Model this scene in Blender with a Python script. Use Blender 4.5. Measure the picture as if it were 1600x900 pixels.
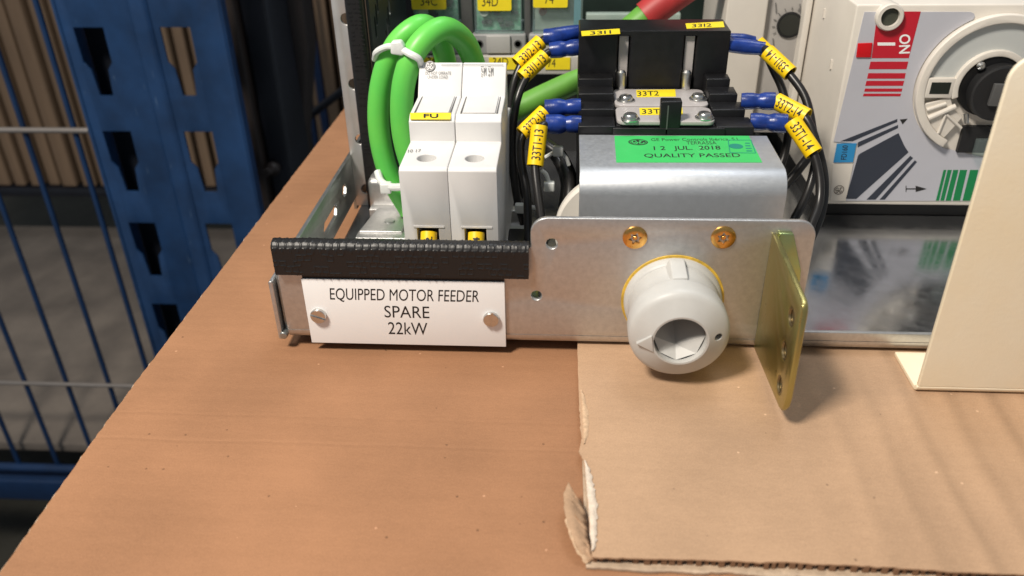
import bpy, bmesh, math, random
from mathutils import Vector, Matrix, noise
random.seed(7)
for o in list(bpy.data.objects): bpy.data.objects.remove(o)
scn = bpy.context.scene
C = scn.collection
S = 0.001                      # everything below is written in millimetres

# ------------------------------------------------------------------ camera
CAM = Vector((93.986, -250.86, 174.211))
PITCH, YAW, ROLL, FPX = math.radians(30.7828), math.radians(4.2094), math.radians(-1.1421), 1286.87
_fwd = Vector((-math.sin(YAW)*math.cos(PITCH), math.cos(YAW)*math.cos(PITCH), -math.sin(PITCH)))
_r = Vector((math.cos(YAW), math.sin(YAW), 0)); _u = _r.cross(_fwd)
RIGHT = _r*math.cos(ROLL) + _u*math.sin(ROLL)
UP = -_r*math.sin(ROLL) + _u*math.cos(ROLL)
cd = bpy.data.cameras.new('camera'); cam = bpy.data.objects.new('camera', cd); C.objects.link(cam)
cd.sensor_width = 36; cd.lens = FPX/1600*36; cd.clip_start = 0.01; cd.clip_end = 50
m = Matrix((RIGHT, UP, -_fwd)).transposed().to_4x4(); m.translation = CAM*S; cam.matrix_world = m
cd.dof.use_dof = True; cd.dof.focus_distance = 0.315; cd.dof.aperture_fstop = 13
scn.camera = cam

# ------------------------------------------------------------------ world, lamps, exposure
w = bpy.data.worlds.new('World'); scn.world = w; w.use_nodes = True
bg = w.node_tree.nodes['Background']; bg.inputs[0].default_value = (0.80, 0.90, 1.0, 1); bg.inputs[1].default_value = 0.25
def area(name, loc, target, size, power, col, sy=None):
    l = bpy.data.lights.new(name, 'AREA'); l.energy = power; l.color = col; l.size = size*S
    if sy: l.shape = 'RECTANGLE'; l.size_y = sy*S
    o = bpy.data.objects.new(name, l); C.objects.link(o)
    o.location = Vector(loc)*S
    o.rotation_euler = (Vector(target)-Vector(loc)).to_track_quat('-Z', 'Y').to_euler()
    return o
area('ceiling_lamp_key', (-310, -400, 880), (110, 10, 20), 170, 15.0, (1.0, 0.915, 0.80))
area('cool_fill_lamp', (300, 380, 1300), (110, 60, 20), 420, 5.0, (0.93, 0.96, 1.0))  # unseen cool fill, added for soft light and reflections in the metal
scn.view_settings.view_transform = 'Standard'; scn.view_settings.look = 'None'
scn.view_settings.exposure = 0; scn.view_settings.gamma = 1
scn.render.engine = 'CYCLES'
scn.render.resolution_x = 1024; scn.render.resolution_y = 576

def at(px, py, ax, val):
    d = RIGHT*((px-800)/FPX) - UP*((py-450)/FPX) + _fwd
    i = 'xyz'.index(ax)
    return CAM + d*((val-CAM[i])/d[i])

# ------------------------------------------------------------------ materials
MATS = {}
def mat(name, col, rough=.5, metal=0., var=0., vscale=.05, bump=0., bscale=.5, bdist=.2, spec=.5, col2=None, coat=0., stretch=(1, 1, 1), trans=0., rvar=0., detail=4):
    """procedural principled; noise in object space, scales are per millimetre"""
    if name in MATS: return MATS[name]
    M = bpy.data.materials.new(name); M.use_nodes = True; MATS[name] = M
    nt = M.node_tree; N = nt.nodes; L = nt.links; b = N['Principled BSDF']
    b.inputs['Roughness'].default_value = rough; b.inputs['Metallic'].default_value = metal
    b.inputs['Specular IOR Level'].default_value = spec
    b.inputs['Coat Weight'].default_value = coat
    b.inputs['Transmission Weight'].default_value = trans
    b.inputs['Base Color'].default_value = (*col, 1)
    tc = N.new('ShaderNodeTexCoord'); mp = N.new('ShaderNodeMapping'); mp.inputs['Scale'].default_value = tuple(1000*s for s in stretch)
    L.new(tc.outputs['Object'], mp.inputs['Vector'])
    def nz(scale, det=detail):
        n = N.new('ShaderNodeTexNoise'); n.inputs['Scale'].default_value = scale; n.inputs['Detail'].default_value = det
        n.inputs['Roughness'].default_value = .6
        L.new(mp.outputs[0], n.inputs['Vector']); return n
    if var or col2:
        n = nz(vscale)
        mr = N.new('ShaderNodeMapRange'); mr.inputs[1].default_value = .3; mr.inputs[2].default_value = .7
        L.new(n.outputs[0], mr.inputs[0])
        mx = N.new('ShaderNodeMix'); mx.data_type = 'RGBA'
        c2 = col2 if col2 else tuple(min(1, c*(1+var)) for c in col); c1 = col if col2 else tuple(c*(1-var) for c in col)
        mx.inputs[6].default_value = (*c1, 1); mx.inputs[7].default_value = (*c2, 1)
        L.new(mr.outputs[0], mx.inputs[0]); L.new(mx.outputs[2], b.inputs['Base Color'])
    if rvar:
        n = nz(vscale*3); mr = N.new('ShaderNodeMapRange'); mr.inputs[1].default_value = .3; mr.inputs[2].default_value = .7
        mr.inputs[3].default_value = max(0.03, rough-rvar); mr.inputs[4].default_value = rough+rvar
        L.new(n.outputs[0], mr.inputs[0]); L.new(mr.outputs[0], b.inputs['Roughness'])
    if bump:
        n = nz(bscale); bp = N.new('ShaderNodeBump'); bp.inputs['Strength'].default_value = bump; bp.inputs['Distance'].default_value = bdist*S
        L.new(n.outputs[0], bp.inputs['Height']); L.new(bp.outputs[0], b.inputs['Normal'])
    return M

def cardboard(name, col, waves=False, crease=None):
    M = mat(name, col, .75, spec=.25); nt = M.node_tree; N = nt.nodes; L = nt.links; b = N['Principled BSDF']
    mp = next(n for n in N if n.type == 'MAPPING')
    def noise_(scale, st=None, det=5):
        n = N.new('ShaderNodeTexNoise'); n.inputs['Scale'].default_value = scale; n.inputs['Detail'].default_value = det
        if st:
            q = N.new('ShaderNodeMapping'); q.inputs['Scale'].default_value = st
            L.new(mp.outputs[0], q.inputs[0]); L.new(q.outputs[0], n.inputs['Vector'])
        else: L.new(mp.outputs[0], n.inputs['Vector'])
        return n.outputs[0]
    def math_(op, a, b_=None, c=None):
        q = N.new('ShaderNodeMath'); q.operation = op
        for i, v in enumerate((a, b_, c)):
            if v is None: continue
            if isinstance(v, (int, float)): q.inputs[i].default_value = v
            else: L.new(v, q.inputs[i])
        return q.outputs[0]
    big = noise_(.02, det=3); fib = noise_(.9, (.45, 1.2, 1)); fine = noise_(2.2)
    v = math_('ADD', math_('MULTIPLY', big, .50), math_('ADD', math_('MULTIPLY', fib, .14), math_('MULTIPLY', fine, .36)))
    ramp = N.new('ShaderNodeValToRGB'); e = ramp.color_ramp.elements
    e[0].position = .38; e[0].color = (*[c*.83 for c in col], 1); e[1].position = .62; e[1].color = (*[min(1, c*1.15) for c in col], 1)
    L.new(v, ramp.inputs[0])
    # sparse dark and pale fibre specks
    vo = N.new('ShaderNodeTexVoronoi'); vo.inputs['Scale'].default_value = .16; L.new(mp.outputs[0], vo.inputs['Vector'])
    sp = math_('LESS_THAN', vo.outputs['Distance'], .068)
    sel = N.new('ShaderNodeSeparateColor'); L.new(vo.outputs['Color'], sel.inputs[0])
    spd = math_('MULTIPLY', sp, math_('GREATER_THAN', sel.outputs[0], .72))
    spl = math_('MULTIPLY', sp, math_('LESS_THAN', sel.outputs[0], .28))
    m1 = N.new('ShaderNodeMix'); m1.data_type = 'RGBA'; m1.inputs[7].default_value = (*[c*.38 for c in col], 1)
    L.new(math_('MULTIPLY', spd, .7), m1.inputs[0]); L.new(ramp.outputs[0], m1.inputs[6])
    m2 = N.new('ShaderNodeMix'); m2.data_type = 'RGBA'; m2.inputs[7].default_value = (*[min(1, c*1.7+.05) for c in col], 1)
    L.new(math_('MULTIPLY', spl, .6), m2.inputs[0]); L.new(m1.outputs[2], m2.inputs[6])
    L.new(m2.outputs[2], b.inputs['Base Color'])
    # relief: faint flute lines across, dents, and (upper sheet) soft diagonal buckles
    sep = N.new('ShaderNodeSeparateXYZ'); L.new(mp.outputs[0], sep.inputs[0])
    X, Y = sep.outputs[0], sep.outputs[1]
    flute = math_('SINE', math_('MULTIPLY', Y, 1.05))
    h = math_('ADD', math_('MULTIPLY', flute, .045), math_('ADD', math_('MULTIPLY', noise_(.05, (.5, 1.3, 1), 5), 1.1), math_('MULTIPLY', fine, .09)))
    if crease:
        for (y0, dep) in crease:
            dd = math_('ABSOLUTE', math_('SUBTRACT', math_('ADD', Y, math_('MULTIPLY', noise_(.05), 1.5)), y0))
            h = math_('SUBTRACT', h, math_('MULTIPLY', math_('MAXIMUM', math_('SUBTRACT', 1., math_('DIVIDE', dd, 1.3)), 0), dep))
    if waves:
        ph = math_('ADD', math_('MULTIPLY', X, .46), math_('MULTIPLY', noise_(.022, (1, .4, 1), 2), 6.))
        mk = N.new('ShaderNodeMapRange'); mk.inputs[1].default_value = -55; mk.inputs[2].default_value = 0
        L.new(X, mk.inputs[0])
        pk = math_('POWER', math_('ADD', math_('MULTIPLY', math_('SINE', ph), .5), .5), 1.7)
        h = math_('ADD', h, math_('MULTIPLY', math_('MULTIPLY', pk, mk.outputs[0]), 1.1))
    bp = N.new('ShaderNodeBump'); bp.inputs['Strength'].default_value = .75; bp.inputs['Distance'].default_value = S*1.0
    L.new(h, bp.inputs['Height']); L.new(bp.outputs[0], b.inputs['Normal'])
    return M

kraft = cardboard('kraft_board', (.322, .162, .084), crease=[(-112, .28), (-99, .18)])
kraft2 = cardboard('kraft_sheet', (.42, .272, .170), waves=True)
kraft_edge = mat('kraft_edge', (.52, .36, .23), .85, var=.25, vscale=.5, bump=.6, bscale=1.2)
torn = mat('torn_paper', (.60, .51, .42), .95, var=.18, vscale=.6, bump=.8, bscale=1.0, bdist=.4)
galv = mat('galvanised_steel', (.58, .575, .57), .43, .90, var=.09, vscale=.5, bump=.2, bscale=1.6, bdist=.07, rvar=.06)
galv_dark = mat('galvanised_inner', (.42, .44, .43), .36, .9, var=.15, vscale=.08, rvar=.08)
floor_steel = mat('bright_tray_steel', (.50, .51, .53), .16, .95, var=.10, vscale=.06, bump=.05, bscale=.3, bdist=.1, rvar=.06)
alu = mat('satin_cover_steel', (.60, .62, .645), .50, .85, var=.05, vscale=.3, bump=.16, bscale=1.8, bdist=.07, rvar=.05)
screwm = mat('bright_screw', (.66, .655, .64), .30, 1., var=.08, vscale=.6)
brass = mat('gold_passivated', (.80, .45, .13), .25, 1., var=.15, vscale=.5)
olive = mat('yellow_zinc', (.45, .36, .13), .32, .93, col2=(.41, .40, .16), vscale=.06, bump=.05, bscale=1., rvar=.05)
olive_e = mat('green_zinc_edge', (.50, .52, .20), .3, .95, col2=(.40, .56, .28), vscale=.1)
rubber = mat('black_rubber', (.012, .0115, .012), .40, spec=.4, bump=.15, bscale=1.)
blackp = mat('black_plastic', (.008, .008, .009), .38, spec=.35, var=.3, vscale=.2, bump=.08, bscale=1.5)
blackm = mat('black_matt', (.010, .010, .011), .6)
wireb = mat('black_wire', (.014, .013, .013), .33, bump=.06, bscale=.7)
bluec = mat('blue_crimp', (.008, .032, .20), .30, var=.35, vscale=.25, bump=.25, bscale=.5, bdist=.5)
yel = mat('yellow_marker', (.92, .60, .004), .42, var=.05, vscale=.3)
yell = mat('yellow_label', (.86, .68, .02), .45, var=.04, vscale=.2)
ink = mat('black_ink', (.015, .014, .014), .6)
whitel = mat('white_laminate', (.90, .90, .90), .38, var=.02, vscale=.05)
greyp = mat('light_grey_plastic', (.67, .66, .65), .38, var=.035, vscale=.06, bump=.05, bscale=1.5)
knobm = mat('knob_plastic', (.50, .497, .48), .45, var=.05, vscale=.12)
stain = mat('yellow_stain', (.62, .40, .05), .4, var=.3, vscale=.3)
platem = mat('grey_cover_plate', (.40, .375, .37), .42, var=.05, vscale=.2)
greenw = mat('green_cable', (.10, .56, .085), .40, col2=(.16, .60, .085), vscale=.04, bump=.05, bscale=.4)
greend = mat('green_cable_dull', (.13, .36, .05), .5, var=.12, vscale=.05)
redw = mat('red_sleeve', (.42, .035, .035), .5, var=.15, vscale=.1)
nylon = mat('white_nylon', (.72, .74, .72), .35, var=.05, vscale=.4)
stick = mat('green_sticker', (.045, .50, .12), .5, var=.05, vscale=.1)
stamp = mat('teal_stamp', (.01, .22, .16), .6)
creamp = mat('cream_plastic', (.70, .655, .59), .42, var=.04, vscale=.05, bump=.05, bscale=1.2)
filmg = mat('grey_film', (.50, .505, .56), .35, var=.03, vscale=.04)
redf = mat('red_print', (.52, .012, .03), .4); redl = mat('red_lens', (.60, .004, .012), .2)
navy = mat('navy_print', (.035, .042, .062), .45); greenf = mat('green_print', (.008, .22, .07), .45)
cyanl = mat('blue_label', (.025, .26, .56), .45)
powder = mat('cream_powder_coat', (.87, .79, .63), .5, col2=(.85, .72, .51), vscale=.02, bump=.35, bscale=.8, bdist=.2)
rackblue = mat('rack_blue_paint', (.009, .036, .105), .36, var=.35, vscale=.02, bump=.05, bscale=.1, rvar=.08)
_nt = rackblue.node_tree; _L = _nt.links; _b = _nt.nodes['Principled BSDF']; _mp = next(n for n in _nt.nodes if n.type == 'MAPPING')
_q = _nt.nodes.new('ShaderNodeMapping'); _q.inputs['Scale'].default_value = (.5, .5, .06); _q.inputs['Rotation'].default_value = (0, .25, 0); _L.new(_mp.outputs[0], _q.inputs[0])
_n = _nt.nodes.new('ShaderNodeTexNoise'); _n.inputs['Scale'].default_value = .7; _n.inputs['Detail'].default_value = 3; _L.new(_q.outputs[0], _n.inputs['Vector'])
_r = _nt.nodes.new('ShaderNodeMapRange'); _r.inputs[1].default_value = .69; _r.inputs[2].default_value = .74; _r.inputs[4].default_value = .5; _L.new(_n.outputs[0], _r.inputs[0])
_x = _nt.nodes.new('ShaderNodeMix'); _x.data_type = 'RGBA'; _x.inputs[7].default_value = (.10, .16, .25, 1)
_src = _b.inputs['Base Color'].links[0].from_socket; _L.new(_src, _x.inputs[6]); _L.new(_r.outputs[0], _x.inputs[0]); _L.new(_x.outputs[2], _b.inputs['Base Color'])
cageblue = mat('cage_blue_paint', (.006, .027, .085), .4, var=.25, vscale=.02)
rackdark = mat('dark_steel', (.008, .010, .016), .45, var=.3, vscale=.02)
browndark = mat('dark_brown_steel', (.022, .015, .013), .55, var=.3, vscale=.02)
wirezinc = mat('dull_zinc_wire', (.30, .27, .25), .5, .6, var=.1, vscale=.03)
plankm = mat('tan_plank', (.225, .15, .095), .75, var=.25, vscale=.02, stretch=(1, 1, .15), bump=.2, bscale=.2)
deckm = mat('deck_grey', (.13, .11, .095), .85, col2=(.25, .21, .175), vscale=.012, bump=.3, bscale=.05, bdist=1.)  # noise mix of darker and lighter grey-brown patches
floorm = mat('floor_dark', (.055, .052, .042), .7, var=.25, vscale=.01)
clear = mat('clear_plastic', (.80, .92, .90), .12, spec=.5, trans=.9)
_nt = clear.node_tree; _b = _nt.nodes['Principled BSDF']; _o = _nt.nodes['Material Output']
_t = _nt.nodes.new('ShaderNodeBsdfTransparent'); _t.inputs[0].default_value = (.86, .93, .92, 1)
_m = _nt.nodes.new('ShaderNodeMixShader'); _m.inputs[0].default_value = .07
_b.inputs['Transmission Weight'].default_value = 0; _b.inputs['Roughness'].default_value = .2; _b.inputs['Base Color'].default_value = (.75, .85, .84, 1)
_nt.links.new(_t.outputs[0], _m.inputs[1]); _nt.links.new(_b.outputs[0], _m.inputs[2]); _nt.links.new(_m.outputs[0], _o.inputs[0])
pcb = mat('green_circuit', (.05, .26, .15), .5, col2=(.34, .46, .38), vscale=.35, detail=2)
relayg = mat('relay_grey', (.30, .30, .30), .45, var=.08, vscale=.1)
relayd = mat('relay_dark', (.085, .085, .085), .5, var=.1, vscale=.1)
bluegrey = mat('blue_tinted_side', (.20, .34, .42), .3)
darkgreen = mat('dark_green_panel', (.012, .022, .018), .4, var=.3, vscale=.05)

# ------------------------------------------------------------------ mesh builder (millimetres, world space)
OFF = {}
class MB:
    def __init__(s): s.v = []; s.f = []
    def add(s, vs, fs):
        n = len(s.v); s.v += [Vector(v) for v in vs]; s.f += [tuple(i+n for i in f) for f in fs]; return s
    def box(s, x0, x1, y0, y1, z0, z1):
        return s.add([(x, y, z) for z in (z0, z1) for y in (y0, y1) for x in (x0, x1)],
                     [(0, 2, 3, 1), (4, 5, 7, 6), (0, 1, 5, 4), (2, 6, 7, 3), (0, 4, 6, 2), (1, 3, 7, 5)])
    def prism(s, poly, ax, lo, hi):
        """closed polygon extruded along ax; poly pairs are the other two axes in order"""
        def P(a, b, c):
            return {'x': (c, a, b), 'y': (a, c, b), 'z': (a, b, c)}[ax]
        n = len(poly)
        vs = [P(a, b, lo) for a, b in poly] + [P(a, b, hi) for a, b in poly]
        return s.add(vs, [tuple(range(n)), tuple(range(2*n-1, n-1, -1))] + [(i, n+i, n+(i+1) % n, (i+1) % n) for i in range(n)])
    def prism3(s, pts, d):
        n = len(pts); d = Vector(d); pts = [Vector(p) for p in pts]
        return s.add(pts+[p+d for p in pts], [tuple(range(n)), tuple(range(2*n-1, n-1, -1))]+[(i, n+i, n+(i+1) % n, (i+1) % n) for i in range(n)])
    def lathe(s, prof, org, axis, ref=None, seg=48, caps=True):
        """prof: (along axis, radius)"""
        a = Vector(axis).normalized(); r0 = Vector(ref) if ref else (Vector((0, 0, 1)) if abs(a.z) < .9 else Vector((1, 0, 0)))
        u = (r0 - a*r0.dot(a)).normalized(); v = a.cross(u); org = Vector(org); n = len(prof); vs = []; fs = []
        for t, r in prof:
            for k in range(seg):
                q = 2*math.pi*k/seg; vs.append(org + a*t + (u*math.cos(q)+v*math.sin(q))*max(r, 1e-4))
        for i in range(n-1):
            for k in range(seg):
                k2 = (k+1) % seg; fs.append((i*seg+k, i*seg+k2, (i+1)*seg+k2, (i+1)*seg+k))
        if caps: fs += [tuple(range(seg-1, -1, -1)), tuple(range((n-1)*seg, n*seg))]
        return s.add(vs, fs)
    def cyl(s, p0, p1, r, r2=None, seg=24):
        p0, p1 = Vector(p0), Vector(p1); d = p1-p0
        return s.lathe([(0, r), (d.length, r if r2 is None else r2)], p0, d, seg=seg)
    def tube(s, pts, r, seg=14, sub=8, flat=1., raw=False, closed_ends=True):
        P = [Vector(p) for p in pts] if raw else spline(pts, sub)
        n = len(P); rs = r if isinstance(r, list) else None
        t = (P[1]-P[0]).normalized(); u = t.orthogonal().normalized(); vs = []; fs = []
        for i, p in enumerate(P):
            t = (P[min(i+1, n-1)]-P[max(i-1, 0)]).normalized(); u = (u-t*u.dot(t)).normalized(); v = t.cross(u)
            if rs: q = i/(n-1)*(len(rs)-1); j = min(int(q), len(rs)-2); rr = rs[j]+(rs[j+1]-rs[j])*(q-j)
            else: rr = r
            for k in range(seg):
                a = 2*math.pi*k/seg; vs.append(p+u*math.cos(a)*rr+v*math.sin(a)*rr*flat)
        for i in range(n-1):
            for k in range(seg): k2 = (k+1) % seg; fs.append((i*seg+k, i*seg+k2, (i+1)*seg+k2, (i+1)*seg+k))
        fs += [tuple(range(seg-1, -1, -1)), tuple(range((n-1)*seg, n*seg))]
        return s.add(vs, fs)
    def mesh(s, name, off):
        me = bpy.data.meshes.new(name)
        me.from_pydata([(v-off)*S for v in s.v], [], s.f); me.update()
        bm = bmesh.new(); bm.from_mesh(me); bmesh.ops.recalc_face_normals(bm, faces=bm.faces); bm.to_mesh(me); bm.free()
        return me
    def build(s, name, material, parent=None, bevel=0, seg=3, angle=35, cut=None, sharp=32):
        if parent is None:
            xs = [v.x for v in s.v]; ys = [v.y for v in s.v]; zs = [v.z for v in s.v]
            off = Vector(((min(xs)+max(xs))/2, (min(ys)+max(ys))/2, min(zs)))
        else: off = OFF[parent.name]
        me = s.mesh(name, off); ob = bpy.data.objects.new(name, me); C.objects.link(ob)
        if parent is None: ob.location = off*S
        else: ob.parent = parent
        OFF[ob.name] = off
        if cut is not None:
            cm = cut.mesh('cutter', off); co = bpy.data.objects.new('cutter', cm); C.objects.link(co)
            co.parent = ob
            bo = ob.modifiers.new('b', 'BOOLEAN'); bo.operation = 'DIFFERENCE'; bo.solver = 'EXACT'; bo.object = co
            bpy.context.view_layer.update(); dg = bpy.context.evaluated_depsgraph_get()
            nm = bpy.data.meshes.new_from_object(ob.evaluated_get(dg)); ob.modifiers.clear(); ob.data = nm
            bpy.data.objects.remove(co)
        if bevel:
            bv = ob.modifiers.new('v', 'BEVEL'); bv.width = bevel*S; bv.segments = seg; bv.limit_method = 'ANGLE'; bv.angle_limit = math.radians(angle)
            bpy.context.view_layer.update(); dg = bpy.context.evaluated_depsgraph_get()
            nm = bpy.data.meshes.new_from_object(ob.evaluated_get(dg)); ob.modifiers.clear(); ob.data = nm
        ob.data.name = name
        ob.data.materials.clear(); ob.data.materials.append(material)
        ob.data.shade_smooth(); ob.data.set_sharp_from_angle(angle=math.radians(sharp))
        return ob

def spline(pts, sub=8):
    P = [Vector(p) for p in pts]; P = [P[0]*2-P[1]]+P+[P[-1]*2-P[-2]]; out = []
    for i in range(1, len(P)-2):
        a, b, c, d = P[i-1:i+3]
        for k in range(sub):
            t = k/sub; out.append(.5*((2*b)+(c-a)*t+(2*a-5*b+4*c-d)*t*t+(-a+3*b-3*c+d)*t**3))
    out.append(P[-2]); return out
def rrect(x0, x1, y0, y1, r, n=6, corners=(1, 1, 1, 1)):
    out = []
    for (cx, cy, a0, on) in ((x1, y1, 0, corners[0]), (x0, y1, 90, corners[1]), (x0, y0, 180, corners[2]), (x1, y0, 270, corners[3])):
        if not on: out.append((cx, cy)); continue
        ox = cx-r if cx == x1 else cx+r; oy = cy-r if cy == y1 else cy+r
        for k in range(n+1):
            a = math.radians(a0+90*k/n); out.append((ox+r*math.cos(a), oy+r*math.sin(a)))
    return out
def arcpts(cx, cy, r, a0, a1, n=24):
    return [(cx+r*math.cos(math.radians(a0+(a1-a0)*k/n)), cy+r*math.sin(math.radians(a0+(a1-a0)*k/n))) for k in range(n+1)]

def tag(o, label, cat, group=None, kind=None):
    if label: o['label'] = label
    if cat: o['category'] = cat
    if group: o['group'] = group
    if kind: o['kind'] = kind
    return o
def thing(name, loc, label, cat, group=None):
    o = bpy.data.objects.new(name, None); C.objects.link(o); o.location = Vector(loc)*S; o.empty_display_size = .005
    OFF[o.name] = Vector(loc); return tag(o, label, cat, group)

# lettering: glyph outlines of the built-in font, normalised to the unit box
GLY = {}
def glyphs(t, bold=0):
    if (t, bold) in GLY: return GLY[(t, bold)]
    cu = bpy.data.curves.new('t', 'FONT'); cu.body = t; cu.size = 1; cu.resolution_u = 4; cu.offset = bold
    ob = bpy.data.objects.new('t', cu); C.objects.link(ob); bpy.context.view_layer.update()
    me = bpy.data.meshes.new_from_object(ob.evaluated_get(bpy.context.evaluated_depsgraph_get()))
    vs = [v.co.copy() for v in me.vertices]; fs = [tuple(p.vertices) for p in me.polygons]
    bpy.data.objects.remove(ob)
    x0 = min(v.x for v in vs); x1 = max(v.x for v in vs); y0 = min(v.y for v in vs); y1 = max(v.y for v in vs)
    bm = bmesh.new(); bm.from_mesh(me)
    for q in (.15, .3, .45, .6, .75, .9):
        bmesh.ops.bisect_plane(bm, geom=bm.verts[:]+bm.edges[:]+bm.faces[:], plane_co=(0, y0+(y1-y0)*q, 0), plane_no=(0, 1, 0))
    bm.verts.index_update(); vs = [v.co.copy() for v in bm.verts]; fs = [tuple(v.index for v in f.verts) for f in bm.faces]; bm.free()
    vs = [((v.x-x0)/(x1-x0), (v.y-y0)/(y1-y0)) for v in vs]
    GLY[(t, bold)] = (vs, fs); return vs, fs
def text_quad(mb, t, bl, br, tl, bold=0, lift=(0, 0, 0)):
    vs, fs = glyphs(t, bold); bl, br, tl = Vector(bl), Vector(br), Vector(tl); L = Vector(lift)
    return mb.add([bl+(br-bl)*u+(tl-bl)*v+L for u, v in vs], fs)
def text_px(mb, t, bl, br, tl, ax, val, bold=0):
    return text_quad(mb, t, at(*bl, ax, val), at(*br, ax, val), at(*tl, ax, val), bold)
def text_tube(mb, t, p0, p1, r, h, bold=.01, flip=False, pad=.12):
    """lettering wrapped round a sleeve from p0 to p1, facing the camera"""
    vs, fs = glyphs(t, bold); p0, p1 = Vector(p0), Vector(p1); a = (p1-p0).normalized(); L = (p1-p0).length
    n = (CAM-p0); n = (n-a*n.dot(a)).normalized(); up = n.cross(a); out = []
    for u, v in vs:
        q = (v-.5)*h/r; s_ = pad*L+u*L*(1-2*pad)
        out.append(p0+a*s_+(n*math.cos(q)+up*math.sin(q))*(r+.06))
    return mb.add(out, fs)

# ================================================================== THE SETTING
fl = MB().box(-2600, 1500, -300, 2600, -705, -700).build('floor', floorm); tag(fl, None, None, kind='structure')
wl = MB().box(-2600, 1500, 2600, 2640, -700, 1800).build('back_wall', mat('back_wall_dark', (.03, .028, .027), .9)); tag(wl, None, None, kind='structure')

# base cardboard: left edge slightly wavy
bp_ = []
ed = [(-57.5, -190), (-57.3, -108), (-58.6, -60), (-59, -24), (-58.4, 40), (-57.9, 104), (-57, 190), (-56.1, 266), (-55, 360)]
for i in range(len(ed)-1):
    for k in range(30):
        t = k/30; bp_.append((ed[i][0]+(ed[i+1][0]-ed[i][0])*t+random.gauss(0, .10), ed[i][1]+(ed[i+1][1]-ed[i][1])*t))
board = thing('cardboard_board', (140, 60, -9.5), 'large plain brown cardboard lying flat under everything, its left edge running away diagonally', 'cardboard')
MB().prism(bp_+[(-55, 360), (420, 360), (420, -190)], 'z', -4.6, -4).build('top_liner', kraft, board)
MB().prism([(x-.5+random.gauss(0, .06), y) for x, y in bp_]+[(-54.6, 359), (419, 359), (419, -189)], 'z', -8.6, -4.62).build('fluted_core', mat('raw_edge', (.62, .50, .38), .9, var=.25, vscale=.5), board)
MB().prism([(x-.25, y) for x, y in bp_]+[(-55, 360), (420, 360), (420, -190)], 'z', -9.2, -8.65).build('bottom_liner', kraft_edge, board)
MB().box(-40, 410, -150, 340, -40, -9.4).build('table', mat('table_top', (.10, .09, .08), .7))
tag(bpy.data.objects['table'], 'plain dark table top hidden beneath the brown cardboard', 'table')

# upper sheet with a torn left edge and open fluted front edge
sheet = thing('cardboard_sheet', (210, -20, -3.9), 'smaller cardboard piece with torn left edge lying on the larger brown cardboard', 'cardboard')
lp = []
led = [(99.4, 110), (99.4, 0), (99.7, -36.8), (100.3, -50), (99.5, -57), (101.0, -61.5), (101.9, -80), (102.6, -97.2)]
for i in range(len(led)-1):
    n = 26 if i < 1 else 9
    for k in range(n):
        t = k/n; lp.append((led[i][0]+(led[i+1][0]-led[i][0])*t+random.gauss(0, .12), led[i][1]+(led[i+1][1]-led[i][1])*t))
fp = []
x = 102.8
while x < 345:
    yy = -97.6 + .5*math.sin(x*.05) + noise.noise(Vector((x*.5, 1, 0)))*.35 + noise.noise(Vector((x*.12, 4, 0)))*.6 - (x-102)*.004
    fp.append((x, yy)); x += .9
MB().prism(lp+fp+[(345, 110)], 'z', -.75, -.2).build('top_liner', kraft2, sheet)
core = MB()
x = 103.
while x < 344:                                     # the flutes show as a ragged dark row along the front
    a = 1.3+random.uniform(-.4, .3)
    y0 = -97.15-(x-102)*.004+random.gauss(0, .28)
    core.box(x, x+a, y0, y0+3, -2.9, -.8); x += a+random.uniform(.5, 1.7)
core.box(103, 344, -95, 108, -2.8, -.85)
core.build('fluted_core', mat('flute_brown', (.22, .12, .065), .9), sheet)
lo = [(102.2, 110), (100.6, -60)]
x = 101.2
while x < 345:
    lo.append((x, -99.3 - 1.0*noise.noise(Vector((x*.09, 7, 0))) + .5*noise.noise(Vector((x*.45, 9, 0)))-(x-102)*.004)); x += 1.1
MB().prism(lo+[(345, 110)], 'z', -3.75, -3.0).build('bottom_liner', mat('pale_liner', (.44, .33, .235), .9, var=.2, vscale=.4, bump=.6, bscale=.9), sheet)
# torn pale strips along the left edge
def strip(pts, wid, z, name, m_):
    mb = MB(); n = len(pts); vs = []; fs = []
    for i, (x, y) in enumerate(pts):
        wv = wid*(math.sin(math.pi*(i+.3)/(n-.4))**.5)*random.uniform(.8, 1.1)
        for j, (q, hz) in enumerate(((0, -.35), (.25, .35), (.6, .45), (1, 0))):
            vs.append((x+wv*q+random.gauss(0, .08), y, z+hz*random.uniform(.8, 1.2)))
    for i in range(n-1):
        for j in range(3): fs.append((i*4+j, i*4+j+1, i*4+j+5, i*4+j+4))
    return mb.add(vs, fs).build(name, m_, sheet, sharp=60)
strip([(100.2+.015*i*2, -26-1.1*i) for i in range(26)], 2.2, -.15, 'torn_strip', kraft_edge)
strip([(101.1+.045*i, -61.3-1.0*i) for i in range(36)], 2.6, .1, 'torn_strip', torn)
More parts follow.
